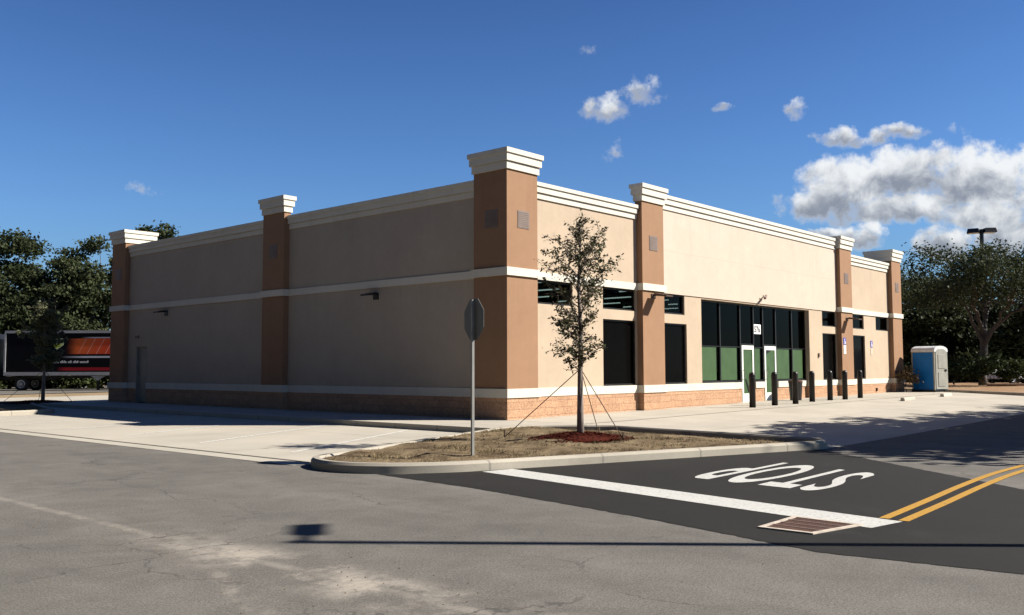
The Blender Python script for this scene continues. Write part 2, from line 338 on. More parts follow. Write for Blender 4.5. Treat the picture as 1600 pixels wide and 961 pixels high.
M['signblue'] = plain('sign_blue', (0.05,0.06,0.28), 0.5)
M['greyplastic'] = plain('grey_plastic', (0.24,0.235,0.20), 0.5); M['palegrey'] = plain('pale_grey_plastic', (0.5,0.51,0.51), 0.5)
M['rust'] = plain('rusty_iron', (0.06,0.027,0.017), 0.8, var=0.4, scale=14)
M['collar'] = plain('grate_collar', (0.40,0.34,0.28), 0.8, var=0.2, scale=10)
M['pit'] = plain('drain_pit', (0.01,0.009,0.008), 0.9)
M['roof'] = plain('roof_membrane', (0.35,0.34,0.32), 0.8)
M['inside'] = plain('interior_dark', (0.06,0.06,0.06), 0.8)
M['tube'] = emit('shop_light', (0.93,1.0,0.98), 11.0)
M['wrap'] = trailer_wrap()
M['alu'] = plain('trailer_aluminium', (0.33,0.33,0.33), 0.45, metal=0.2)
M['tyre'] = plain('tyre_rubber', (0.012,0.012,0.012), 0.85); M['rim'] = plain('steel_rim', (0.35,0.36,0.36), 0.4, metal=0.4)
M['cabpaint'] = plain('dark_cab_paint', (0.012,0.014,0.022), 0.3, spec=0.5); M['orange'] = plain('orange_red_paint', (0.55,0.10,0.05), 0.4)
M['chrome'] = plain('chrome', (0.55,0.55,0.55), 0.2, metal=0.9)
M['logo'] = plain('lime_print', (0.36,0.42,0.03), 0.5); M['logoedge'] = plain('pale_lime_print', (0.40,0.46,0.26), 0.5)
M['print'] = plain('white_print', (0.45,0.45,0.45), 0.5)
M['carwhite'] = plain('white_car_paint', (0.62,0.63,0.63), 0.25, spec=0.5); M['cardark'] = plain('dark_car_paint', (0.02,0.025,0.04), 0.25, spec=0.5)
M['carglass'] = plain('car_glass', (0.015,0.018,0.02), 0.06, spec=0.6); M['lens'] = plain('lamp_lens', (0.6,0.6,0.55), 0.15)
M['wood'] = plain('weathered_timber', (0.14,0.085,0.05), 0.85, var=0.3, scale=8)

# ------------------------------------------------------------------ mesh helpers
class MB:
    def __init__(s): s.v = []; s.f = []; s.mi = []; s.cur = 0
    def add(s, vs, fs):
        b = len(s.v); s.v += [tuple(v) for v in vs]; s.f += [tuple(i+b for i in f) for f in fs]; s.mi += [s.cur]*len(fs); return s
    def box(s, x0, y0, z0, x1, y1, z1):
        vs = [(x0,y0,z0),(x1,y0,z0),(x1,y1,z0),(x0,y1,z0),(x0,y0,z1),(x1,y0,z1),(x1,y1,z1),(x0,y1,z1)]
        return s.add(vs, [(0,3,2,1),(4,5,6,7),(0,1,5,4),(1,2,6,5),(2,3,7,6),(3,0,4,7)])
    def quad(s, a, b, c, d): return s.add([a,b,c,d], [(0,1,2,3)])
    def prism(s, poly, z0, z1, top=None):
        n = len(poly); top = top or poly
        vs = [(x,y,z0) for x,y in poly]+[(x,y,z1) for x,y in top]
        return s.add(vs, [tuple(range(n-1,-1,-1)), tuple(range(n,2*n))]+[(i,(i+1)%n,n+(i+1)%n,n+i) for i in range(n)])
    def extrude_xz(s, poly, y0, y1):
        n = len(poly); vs = [(x,y0,z) for x,z in poly]+[(x,y1,z) for x,z in poly]
        return s.add(vs, [tuple(range(n)), tuple(range(2*n-1,n-1,-1))]+[(i,n+i,n+(i+1)%n,(i+1)%n) for i in range(n)])
    def tube(s, pts, rad, n=8, cap=True):
        pts = [Vector(p) for p in pts]; rad = rad if isinstance(rad, (list,tuple)) else [rad]*len(pts)
        vs = []; fs = []
        for i, p in enumerate(pts):
            d = (pts[min(i+1,len(pts)-1)]-pts[max(i-1,0)]).normalized()
            a = d.cross(Vector((0,0,1)) if abs(d.z) < 0.95 else Vector((1,0,0))).normalized(); b = d.cross(a)
            for k in range(n):
                t = 2*math.pi*k/n; vs.append(p+(a*math.cos(t)+b*math.sin(t))*rad[i])
        for i in range(len(pts)-1):
            for k in range(n):
                q = i*n; fs.append((q+k, q+(k+1)%n, q+n+(k+1)%n, q+n+k))
        if cap:
            fs.append(tuple(range(n-1,-1,-1))); q = (len(pts)-1)*n; fs.append(tuple(range(q,q+n)))
        return s.add(vs, fs)
    def lathe(s, prof, n=20, c=(0,0)):
        vs = []; fs = []
        for r, z in prof:
            for k in range(n):
                t = 2*math.pi*k/n; vs.append((c[0]+r*math.cos(t), c[1]+r*math.sin(t), z))
        for i in range(len(prof)-1):
            for k in range(n):
                q = i*n; fs.append((q+k, q+(k+1)%n, q+n+(k+1)%n, q+n+k))
        q = (len(prof)-1)*n
        fs.append(tuple(range(n-1,-1,-1))); fs.append(tuple(range(q,q+n)))
        return s.add(vs, fs)
    def build(s, name, mats, parent=None, smooth=False, bevel=0.0, loc=None, rz=0.0):
        me = bpy.data.meshes.new(name); me.from_pydata(s.v, [], s.f); me.update()
        if not isinstance(mats, (list,tuple)): mats = [mats]
        for m in mats: me.materials.append(m)
        if len(mats) > 1: me.polygons.foreach_set('material_index', s.mi)
        o = bpy.data.objects.new(name, me); scene.collection.objects.link(o)
        bm = bmesh.new(); bm.from_mesh(me); bmesh.ops.recalc_face_normals(bm, faces=bm.faces)
        if bevel: bmesh.ops.bevel(bm, geom=bm.edges[:], offset=bevel, segments=2, affect='EDGES', profile=0.5)
        bm.to_mesh(me); bm.free()
        if smooth:
            for p in me.polygons: p.use_smooth = True
        if parent: o.parent = parent
        if loc: o.location = loc
        if rz: o.rotation_euler.z = rz
        return o
def raw(name, v, f, mat, parent=None, loc=None):      # foliage: no normal recalculation
    me = bpy.data.meshes.new(name); me.from_pydata(v, [], f); me.materials.append(mat)
    o = bpy.data.objects.new(name, me); scene.collection.objects.link(o)
    if parent: o.parent = parent
    if loc: o.location = loc
    return o
def tag(o, label, cat, group=None, kind=None):
    o['label'] = label
    if cat: o['category'] = cat
    if group: o['group'] = group
    if kind: o['kind'] = kind
    return o
def thing(name, label, cat, loc=(0,0,0), rz=0.0, group=None):
    o = bpy.data.objects.new(name, None); scene.collection.objects.link(o)
    o.empty_display_size = 0.3; o.location = loc; o.rotation_euler.z = rz
    return tag(o, label, cat, group)
def struct(o): o['kind'] = 'structure'; return o
def stuff(o, label): o['kind'] = 'stuff'; o['label'] = label; o['category'] = 'ground cover'; return o
def copy_tree(o, parent=None):
    c = o.copy(); scene.collection.objects.link(c)
    if parent: c.parent = parent
    for ch in list(o.children): copy_tree(ch, c)
    return c
def text_mesh(s, size, align='CENTER', bold=0.0, space=1.0):
    cu = bpy.data.curves.new('letters', 'FONT'); cu.body = s; cu.size = size; cu.offset = bold; cu.space_character = space; cu.align_x = align; cu.align_y = 'BOTTOM_BASELINE'
    o = bpy.data.objects.new('letters', cu); scene.collection.objects.link(o)
    dg = bpy.context.evaluated_depsgraph_get(); me = bpy.data.meshes.new_from_object(o.evaluated_get(dg))
    bpy.data.objects.remove(o); bpy.data.curves.remove(cu)
    v = [tuple(x.co) for x in me.vertices]; f = [tuple(p.vertices) for p in me.polygons]; bpy.data.meshes.remove(me)
    return v, f

# ------------------------------------------------------------------ ground heights
def H0(x, y): return 0.0048*min(max(x-2.0, 0.0), 60.0)
def Hlot(x, y): return H0(x, y) + 0.13*min(max((y+8.6)/6.0, 0.0), 1.0)
def sheet(name, poly, hf, off, mat, parent=None, cuts_x=(2.0, 62.0), cuts_y=()):
    bm = bmesh.new(); bm.faces.new([bm.verts.new((x,y,0)) for x,y in poly])
    for c in cuts_x: bmesh.ops.bisect_plane(bm, geom=bm.verts[:]+bm.edges[:]+bm.faces[:], plane_co=(c,0,0), plane_no=(1,0,0))
    for c in cuts_y: bmesh.ops.bisect_plane(bm, geom=bm.verts[:]+bm.edges[:]+bm.faces[:], plane_co=(0,c,0), plane_no=(0,1,0))
    for v in bm.verts: v.co.z = hf(v.co.x, v.co.y)+off
    bmesh.ops.recalc_face_normals(bm, faces=bm.faces)
    for f in bm.faces:
        if f.normal.z < 0: f.normal_flip()
    me = bpy.data.meshes.new(name); bm.to_mesh(me); bm.free(); me.materials.append(mat)
    o = bpy.data.objects.new(name, me); scene.collection.objects.link(o)
    if parent: o.parent = parent
    return o
struct(sheet('ground', [(-900,-900),(1500,-900),(1500,1500),(-900,1500)], H0, -0.03, M['dirt']))
road = struct(sheet('road', [(-60,-120),(160,-120),(160,-8.8),(-9.6,-3.9),(-9.6,60),(-60,60)], H0, 0.0, M['old']))
struct(sheet('gutter', [(-9.62,-4.15),(-9.22,-4.25),(-9.22,27),(-9.62,27)], H0, 0.006, M['gutter']))
lotl = struct(sheet('parking_lot', [(-9.13,-4.2),(-2.66,-1.9),(-2.66,27.2),(-9.13,27.2)], H0, 0.004, M['lot']))
struct(sheet('rear_drive', [(-60,27.3),(60,27.3),(60,37.5),(-60,36.0)], H0, 0.004, M['gutter']))
struct(sheet('rear_road', [(-60,44.0),(80,44.0),(80,64.0),(-60,64.0)], H0, 0.002, M['old']))
front = struct(sheet('front_lot', [(-2.1,-9.25),(27.9,-9.0),(28.6,-6.0),(30.6,-1.6),(31.2,0.6),(31.2,20),(30.5,20),(30.5,-2.55),(-0.1,-2.55),(-0.1,-3.4),(-0.6,-8.4),(-0.9,-8.95)],
                     Hlot, 0.004, M['lot'], cuts_y=(-8.6,-2.6)))
def ragged(poly, i0, i1, amp, step, seed):
    rnd = random.Random(seed); out = []
    for i, p in enumerate(poly):
        out.append(p); q = poly[(i+1)%len(poly)]
        if i0 <= i < i1:
            n = int(math.hypot(q[0]-p[0], q[1]-p[1])/step)
            for k in range(1, n): out.append((p[0]+(q[0]-p[0])*k/n+rnd.gauss(0,amp), p[1]+(q[1]-p[1])*k/n+rnd.gauss(0,amp)))
    return out
drive = struct(sheet('driveway', ragged([(-9.55,-6.05),(-9.3,-6.35),(-8.3,-6.9),(-1.7,-9.2),(-5.5,-13.4),(-9.2,-17.4),(-10.2,-16.2),(-10.66,-14.55),(-10.85,-13.1),(-10.3,-11.0),(-9.76,-8.16)], 3, 11, 0.008, 0.07, 2), H0, 0.004, M['new']))
# sidewalk round the two fronts, a real slab with its kerb face
mb = MB()
mb.prism([(-2.66,-1.85),(-0.0,-1.85),(-0.0,23.4),(-2.66,23.4)], -0.2, 0.14)
struct(mb.build('sidewalk', M['walk']))
o = struct(sheet('front_sidewalk', [(-2.4,-1.852),(-1.3,-1.9),(-0.1,-3.4),(-0.1,-2.55),(30.9,-2.55),(30.9,0.6),(0.002,0.6),(0.002,-1.852)], lambda x,y: H0(x,y)+0.138, 0.004, M['walk']))
# lot end kerb
mb = MB(); e = [(31.2,0.6),(30.6,-1.6),(28.6,-6.0),(27.9,-9.2)]
for a, b in zip(e[:-1], e[1:]):
    za, zb = Hlot(*a), Hlot(*b)
    vs = [(a[0],a[1],za-.1),(a[0]+.16,a[1],za-.1),(a[0]+.16,a[1],za+.14),(a[0],a[1],za+.14),(b[0],b[1],zb-.1),(b[0]+.16,b[1],zb-.1),(b[0]+.16,b[1],zb+.14),(b[0],b[1],zb+.14)]
    mb.add(vs, [(0,1,2,3),(7,6,5,4),(0,4,5,1),(1,5,6,2),(2,6,7,3),(3,7,4,0)])
struct(mb.build('kerb', M['kerb']))
struct(sheet('dirt_verge', [(31.3,30),(31.3,0.6),(30.7,-1.6),(28.75,-6.0),(28.05,-9.2),(110,-12),(110,30)], lambda x,y: H0(x,y)+0.13, 0.0, M['reddirt'], cuts_x=(62.0,)))

# painted markings
def strip(name, pts, w, z, mat, parent):
    mb = MB(); L = []; Rr = []
    for i, p in enumerate(pts):
        p = Vector(p); d = (Vector(pts[min(i+1,len(pts)-1)])-Vector(pts[max(i-1,0)])).normalized(); n = Vector((-d.y, d.x))
        a = p+n*w/2; b = p-n*w/2; L.append((a.x,a.y,H0(*a)+z)); Rr.append((b.x,b.y,H0(*b)+z))
    for i in range(len(pts)-1): mb.quad(L[i],Rr[i],Rr[i+1],L[i+1])
    o = mb.build(name, mat, parent)
    for p in o.data.polygons:
        if p.normal.z < 0: p.flip()
    return o
strip('stop_line', [(-8.10,-7.05),(-8.55,-9.6),(-9.18,-13.06)], 0.56, 0.008, M['white_paint'], drive)
def smooth_path(p, n=6):
    out = []
    for i in range(len(p)-1):
        a, b, c, d = [Vector(p[min(max(k,0),len(p)-1)]) for k in (i-1,i,i+1,i+2)]
        for k in range(n):
            t = k/n; out.append(tuple(0.5*((2*b)+(c-a)*t+(2*a-5*b+4*c-d)*t*t+(3*b-a-3*c+d)*t**3)))
    out.append(p[-1]); return out
strip('centre_line', smooth_path([(-8.82,-12.90),(-7.26,-12.82),(-5.59,-12.72),(-3.95,-12.67),(-2.5,-12.72),(2,-12.95),(14,-13.5)]), 0.10, 0.0085, M['yellow_paint'], drive)
strip('centre_line', smooth_path([(-8.86,-13.10),(-7.26,-13.03),(-5.59,-12.94),(-3.95,-12.89),(-2.5,-12.93),(2,-13.15),(14,-13.7)]), 0.10, 0.0085, M['yellow_paint'], drive)
v, f = text_mesh('STOP', 1.0, bold=0.016, space=1.12)
xs = [p[0] for p in v]; ys = [p[1] for p in v]; w0 = max(xs)-min(xs); h0 = max(ys)-min(ys)
BL, BR, TL, TR = Vector((-4.98,-11.47)), Vector((-4.25,-9.50)), Vector((-7.335,-11.575)), Vector((-7.065,-9.595))
vv = []
for p in v:
    a, b = (p[0]-min(xs))/w0, (p[1]-min(ys))/h0
    q = BL.lerp(BR, a).lerp(TL.lerp(TR, a), b); vv.append((q.x,q.y,H0(*q)+0.008))
mb = MB(); mb.add(vv, f); mb.build('stop_lettering', M['white_paint'], drive)
ca, sa = math.cos(R(28)), math.sin(R(28))
for k in range(7):
    y0 = -1.72+3.2*k
    strip('stall_line', [(-8.3,y0-0.5),(-2.95,y0-0.5+5.35*sa/ca)], 0.10, 0.0085, M['faint_paint'], lotl)

# ------------------------------------------------------------------ planting islands
def rounded(ring, n=5):
    out = []; m = len(ring)
    for i in range(m):
        a, b, c, d = [Vector(ring[(i+k)%m]) for k in (-1,0,1,2)]
        if (c-b).length > 1.6: out += [tuple(b), tuple(b.lerp(c,.25)), tuple(b.lerp(c,.5)), tuple(b.lerp(c,.75))]; continue
        for k in range(n):
            out.append(tuple(hermite(b, c, c-a, d-b, k/n)))
    return out
def hermite(b, c, ta, tb, t):
    L = (c-b).length; ta = ta.normalized()*L; tb = tb.normalized()*L
    return b*(2*t**3-3*t*t+1)+ta*(t**3-2*t*t+t)+c*(-2*t**3+3*t*t)+tb*(t**3-t*t)
def island(name, ring, soil_z, mat, kerbmat, seed, bump=0.06, zk=0.15, hf=None):
    hf = hf or (lambda x, y: 0.0)
    ring = rounded(ring); n = len(ring); P = [Vector(p) for p in ring]
    inner = []
    for i in range(n):
        d = (P[(i+1)%n]-P[i-1]).normalized(); nrm = Vector((-d.y, d.x)); inner.append((P[i]+nrm*0.16, P[i]+nrm*0.035, P[i]+nrm*0.125))
    vs = []; fs = []
    for i in range(n):
        h = hf(*P[i])
        vs += [(P[i].x,P[i].y,h-.1),(P[i].x,P[i].y,h+zk-.04),(inner[i][1].x,inner[i][1].y,h+zk),(inner[i][2].x,inner[i][2].y,h+zk),(inner[i][0].x,inner[i][0].y,h+zk-.03),(inner[i][0].x,inner[i][0].y,h-.1)]
    for i in range(n):
        j = (i+1)%n
        for k in range(5): fs.append((i*6+k, j*6+k, j*6+k+1, i*6+k+1))
    mb = MB(); mb.add(vs, fs); kb = mb.build('kerb', kerbmat); struct(kb)
    for pl_ in kb.data.polygons: pl_.use_smooth = True
    kb.data.set_sharp_from_angle(angle=R(38))
    # soil surface: triangulated grid inside the ring
    rnd = random.Random(seed)
    bm = bmesh.new(); bm.faces.new([bm.verts.new((q[0].x,q[0].y,0)) for q in inner])
    xs = [p.x for p in P]; ys = [p.y for p in P]
    st = 0.22
    c = min(xs)
    while c < max(xs): bmesh.ops.bisect_plane(bm, geom=bm.verts[:]+bm.edges[:]+bm.faces[:], plane_co=(c,0,0), plane_no=(1,0,0)); c += st
    c = min(ys)
    while c < max(ys): bmesh.ops.bisect_plane(bm, geom=bm.verts[:]+bm.edges[:]+bm.faces[:], plane_co=(0,c,0), plane_no=(0,1,0)); c += st
    from mathutils import noise as mn
    for vtx in bm.verts:
        x, y = vtx.co.x, vtx.co.y
        edge = min((Vector((x,y))-q[0]).length for q in inner)
        vtx.co.z = hf(x,y)+soil_z(x,y)+(mn.noise(Vector((x*1.1,y*1.1,seed)))*0.5+mn.noise(Vector((x*3.3,y*3.3,seed)))*0.3)*bump*min(1,edge/0.4)
    bmesh.ops.recalc_face_normals(bm, faces=bm.faces)
    for fc in bm.faces:
        if fc.normal.z < 0: fc.normal_flip()
        fc.smooth = True
    me = bpy.data.meshes.new(name); bm.to_mesh(me); bm.free(); me.materials.append(mat)
    o = bpy.data.objects.new(name, me); scene.collection.objects.link(o); struct(o)
    return inner
RING = [(-9.45,-4.38),(-9.72,-4.85),(-9.78,-5.35),(-9.62,-5.85),(-9.22,-6.35),(-8.5,-6.82),(-6.6,-7.5),(-4.4,-8.25),(-2.2,-9.02),(-1.6,-9.2),(-1.15,-9.12),(-0.85,-8.8),(-0.7,-8.0),(-0.45,-6.2),(-0.2,-4.2),(-0.12,-3.45),(-0.35,-3.0),(-1.3,-1.95),(-2.66,-1.95),(-5.6,-2.95),(-8.9,-4.12)]
CEN = Vector((-4.04,-5.49))
def bed_z(x, y):
    d = (Vector((x,y))-CEN).length
    return 0.115+0.02*max(0,min(1,(y+4.5)/2))+0.06*math.exp(-(d/1.4)**2)-0.10*max(0,min(1,(x+1.9)/1.2))
IN = island('planting_bed', RING, bed_z, M['bed'], M['kerb'], 3, bump=0.15)
RING2 = [(-9.15,16.1),(-5.6,16.4),(-4.8,16.8),(-4.35,17.8),(-2.75,23.6),(-1.3,24.2),(-0.9,25.2),(-1.2,26.7),(-9.15,26.7)]
IN2 = island('planting_bed', RING2, lambda x,y: 0.11, M['bed'], M['kerb'], 9)
def inside(p, ring):
    r = False; n = len(ring)
    for i in range(n):
        a, b = ring[i], ring[(i+1)%n]
        if (a[1] > p[1]) != (b[1] > p[1]) and p[0] < (b[0]-a[0])*(p[1]-a[1])/(b[1]-a[1])+a[0]: r = not r
    return r
def mulch(cx, cy, r, zf, seed):
    rnd = random.Random(seed); v = []; f = []
    n = 24
    v.append((cx,cy,zf(cx,cy)+0.09))
    for ring, hh in ((0.5,0.075),(0.85,0.05),(1.0,0.012)):
        for k in range(n):
            t = 2*math.pi*k/n; rr = r*ring*(1+0.12*math.sin(3*t+seed)+rnd.uniform(-.05,.05))
            x, y = cx+rr*math.cos(t), cy+rr*math.sin(t)*0.9; v.append((x,y,zf(x,y)+hh))
    for k in range(n): f.append((0,1+k,1+(k+1)%n))
    for q in range(2):
        for k in range(n): f.append((1+q*n+k,1+(q+1)*n+k,1+(q+1)*n+(k+1)%n,1+q*n+(k+1)%n))
    for _ in range(1700):
        t = rnd.uniform(0,2*math.pi); q = rnd.random()**.6*1.25; x, y = cx+r*q*math.cos(t), cy+r*q*math.sin(t)*.9
        z = zf(x,y)+0.085*max(0,1-q*q)+0.02; a = rnd.uniform(0,6.28); l, w = rnd.uniform(.02,.055), rnd.uniform(.006,.014); ti = rnd.uniform(-.5,.6)
        d = Vector((math.cos(a),math.sin(a),ti)).normalized()*l; s2 = Vector((-math.sin(a),math.cos(a),rnd.uniform(-.4,.4))).normalized()*w; p = Vector((x,y,z))
        b = len(v); v += [tuple(p-d-s2),tuple(p+d-s2),tuple(p+d+s2),tuple(p-d+s2)]; f.append((b,b+1,b+2,b+3))
    o = raw('red_mulch', v, f, M['mulch']); return o
stuff(mulch(-4.04,-5.5,0.86,bed_z,2), 'mound of dark red mulch round the foot of the near young tree')
stuff(mulch(-2.3,24.5,1.15,lambda x,y:0.12,4), 'mound of dark red mulch round the far young tree by the truck')
def straw(ring, zf, n, seed, hgt, near=None):
    rnd = random.Random(seed); v = []; f = []
    xs = [p[0] for p in ring]; ys = [p[1] for p in ring]; cl = []
    for _ in range(n//14):
        cl.append((rnd.uniform(min(xs),max(xs)), rnd.uniform(min(ys),max(ys))))
    for _ in range(n):
        c = rnd.choice(cl); x, y = c[0]+rnd.gauss(0,.13), c[1]+rnd.gauss(0,.13)
        if not inside((x,y), ring): continue
        if near and (Vector((x,y))-near).length < 0.8: continue
        if mnoise.noise(Vector((x*1.3,y*1.3,seed)))+0.5*mnoise.noise(Vector((x*4,y*4,seed))) > rnd.uniform(-.05,.25): continue
        z = zf(x,y); a = rnd.uniform(0,6.28); h = hgt*rnd.uniform(.4,1.3); lean = rnd.uniform(.3,2.2)*h; w = rnd.uniform(.004,.010)
        d = Vector((math.cos(a)*lean, math.sin(a)*lean, h)); s2 = Vector((-math.sin(a),math.cos(a),0))*w; p = Vector((x,y,z-.01))
        b = len(v); v += [tuple(p-s2),tuple(p+s2),tuple(p+d)]; f.append((b,b+1,b+2))
    return raw('dry_grass', v, f, M['straw'])
stuff(straw([(p[0].x,p[0].y) for p in IN], bed_z, 17000, 5, 0.06, CEN), 'short dry straw and dead grass covering the near kerbed bed')
stuff(straw([(p[0].x,p[0].y) for p in IN2], lambda x,y:.11, 3000, 6, 0.06), 'dry straw on the far bed beside the parking stalls')
# clods at the left edge of the near bed
def clods(pts, seed):
    rnd = random.Random(seed); mb = MB()
    for _ in range(700):
        c = rnd.choice(pts); x, y = c[0]+rnd.gauss(0,.6), c[1]+rnd.gauss(0,.45)
        if not inside((x,y), [(p[0].x,p[0].y) for p in IN]): continue
        r = rnd.uniform(.012,.05); z = bed_z(x,y)
        vs = [(x+r*rnd.uniform(.6,1.2)*a, y+r*rnd.uniform(.6,1.2)*b, z+r*rnd.uniform(.5,.9)*c2) for a,b,c2 in ((1,0,0),(0,1,0),(-1,0,0),(0,-1,0),(0,0,1))]
        mb.add(vs, [(0,1,4),(1,2,4),(2,3,4),(3,0,4)])
    return mb.build('soil_clods', M['bed'])
stuff(clods([(-3.2,-2.7),(-4.5,-3.3),(-6,-4.0),(-2,-3),(-5.5,-5.6),(-7,-5),(-3,-4),(-2,-6),(-1.5,-7.5),(-3,-7),(-5,-6.8),(-8,-5.4)], 8), 'loose brown clods of soil on the near bed')
# grit lying on the road
def grit(seed):
    rnd = random.Random(seed); mb = MB()
    for _ in range(420):
        if rnd.random() < .5: x, y = -14.05+rnd.gauss(0,.5), rnd.uniform(-12.5,-6)
        else: x, y = rnd.uniform(-16,-9.9), rnd.uniform(-13,2)
        r = rnd.uniform(.003,.009)
        vs = [(x+r*a, y+r*b, 0.001+r*.8*c2) for a,b,c2 in ((1,.2,0),(-.2,1,0),(-1,-.1,0),(.1,-1,0),(0,0,1))]
        mb.add(vs, [(0,1,4),(1,2,4),(2,3,4),(3,0,4)])
    return mb.build('road_grit', M['bed'])
stuff(grit(3), 'scattered grit and small stones on the worn grey road')

# ------------------------------------------------------------------ the store
store = thing('store_building', 'single storey tan and cream stucco store with brown pilasters and green shop windows', 'store')
D = 0.22
ZB, ZL0, ZL1, ZM0, ZM1 = -0.3, 0.72, 0.96, 3.985, 4.205
XE, YE = 30.27, 22.85
def wall_holes(mb, u0, u1, z0, z1, holes, fn, depth):
    us = sorted({u0,u1}|{h[0] for h in holes}|{h[1] for h in holes}); zs = sorted({z0,z1}|{h[2] for h in holes}|{h[3] for h in holes})
    us = [u for u in us if u0 <= u <= u1]; zs = [z for z in zs if z0 <= z <= z1]
    for i in range(len(us)-1):
        for j in range(len(zs)-1):
            uc, zc = (us[i]+us[i+1])/2, (zs[j]+zs[j+1])/2
            if any(h[0] < uc < h[1] and h[2] < zc < h[3] for h in holes): continue
            mb.quad(fn(us[i],0,zs[j]), fn(us[i+1],0,zs[j]), fn(us[i+1],0,zs[j+1]), fn(us[i],0,zs[j+1]))
    for a,b,c,d in holes:
        for p,q in (((a,c),(b,c)),((b,c),(b,d)),((b,d),(a,d)),((a,d),(a,c))):
            if p[1] == q[1] == z0: continue
            mb.quad(fn(p[0],0,p[1]), fn(q[0],0,q[1]), fn(q[0],depth,q[1]), fn(p[0],depth,p[1]))
FY = lambda u,d,z: (u, D+d, z)
FX = lambda u,d,z: (D+d, u, z)
# openings of the street front: x0, x1, z0, z1
clere = [(1.36,3.12,3.31,3.985),(4.62,6.40,3.31,3.985),(7.84,9.38,3.31,3.985),(20.85,22.38,3.31,3.985),(23.80,25.66,3.31,3.985),(27.20,28.88,3.31,3.985)]
big = [(4.62,6.42,0.96,3.0),(7.84,9.50,0.96,3.0),(20.85,22.40,0.96,3.0),(23.80,25.75,0.96,3.0)]
shop = (10.50,19.50,0.10,3.93)
def front_wall(x0, x1, z0, z1, mat, name='wall'):
    mb = MB(); hs = []
    for h in clere+big:
        if h[0] >= x0-0.01 and h[1] <= x1+0.01 and h[3] <= z1+0.01: hs.append(h)
    hs2 = []
    for h in hs: hs2.append(h)
    if x0 < shop[0] < x1 and z0 < 2 < z1+1.5: hs2.append((shop[0],shop[1],z0,shop[3]))
    wall_holes(mb, x0, x1, z0, z1, hs2, FY, 0.12 if len(hs2) and shop[0] not in [h[0] for h in hs2] else 0.26)
    return mb.build(name, mat, store)
front_wall(1.2, 6.6, ZL1, 6.4, M['tan']); front_wall(23.6, 29.1, ZL1, 6.4, M['tan'])
o = front_wall(7.6, 22.5, ZL1, ZM0-0.004, M['tan'])
mb = MB(); wall_holes(mb, 7.6, 22.5, ZM0, 6.9, [], FY, 0); 
mb.quad((7.6,D,ZM0),(22.5,D,ZM0),(22.5,D+0.3,ZM0),(7.6,D+0.3,ZM0))
mb.v = [(x, y-0.035, z) if y < D+0.1 else (x,y,z) for x,y,z in mb.v]
mb.build('sign_panel', M['cream'], store)
# side wall in shade, with the service door opening
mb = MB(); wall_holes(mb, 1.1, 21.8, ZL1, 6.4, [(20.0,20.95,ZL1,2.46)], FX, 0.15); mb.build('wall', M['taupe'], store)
# backs, roof, parapet tops
mb = MB()
mb.box(XE-0.25, D+0.6, ZB, XE-0.05, YE-0.2, 6.35); mb.box(0.6, YE-0.25, ZB, XE-0.3, YE-0.05, 6.35)
mb.build('wall', M['tan'], store)
mb = MB(); mb.box(D+0.28, D+0.30, 5.7, XE-0.3, YE-0.3, 5.85); mb.build('roof', M['roof'], store)
mb = MB()
mb.box(D+0.02, 1.2, 6.2, D+0.26, 21.8, 6.60); mb.box(1.2, D+0.02, 6.2, 6.6, D+0.26, 6.60); mb.box(23.6, D+0.02, 6.2, 29.1, D+0.26, 6.60); mb.box(7.6, D+0.02, 6.5, 22.5, D+0.26, 7.15)
mb.build('parapet', M['trim'], store)
# stone base
mb = MB(); SB = D-0.03; mid = {13: MB(), 14: MB(), 16: MB(), 19: MB()}; est = MB()
def base_run(a, b, ax):
    if ax == 'x': mb.box(a, SB, ZB, b, SB+0.22, ZL0)
    else: mb.box(SB, a, ZB, SB+0.22, b, ZL0)
for a, b in ((1.25,6.49),(7.73,10.50),(10.50,13.10),(13.10,13.74),(14.80,15.60),(16.74,19.50),(19.5,22.44),(23.73,29.0)):
    shopz = a >= 13.0 and b <= 19.5
    mid.get(int(a) if shopz else 0, mb if a < 19 else mid[19]).box(a, D+0.18 if shopz else SB, ZB, b, D+0.32 if shopz else SB+0.22, ZL0)
base_run(1.2, 10.19, 'y'); base_run(11.42, 20.0, 'y'); base_run(20.95, 21.66, 'y')
for x0, x1 in ((6.479,7.744),(22.434,23.741),(28.985,30.272)): (mb if x0 < 19 else mid[19]).box(x0-.02, -0.02, ZB, x1+.02, D+0.2, ZL0)
mb.box(-.02, -.02, ZB, 1.288, 1.245, ZL0)
for y0, y1 in ((10.18,11.435),(21.65,22.845)): mb.box(-.02, y0-.02, ZB, D+0.2, y1+.02, ZL0)
mb.build('stone_base', M['stone'], store); [q.build('stone_base', M['stone'], store) for q in mid.values()]
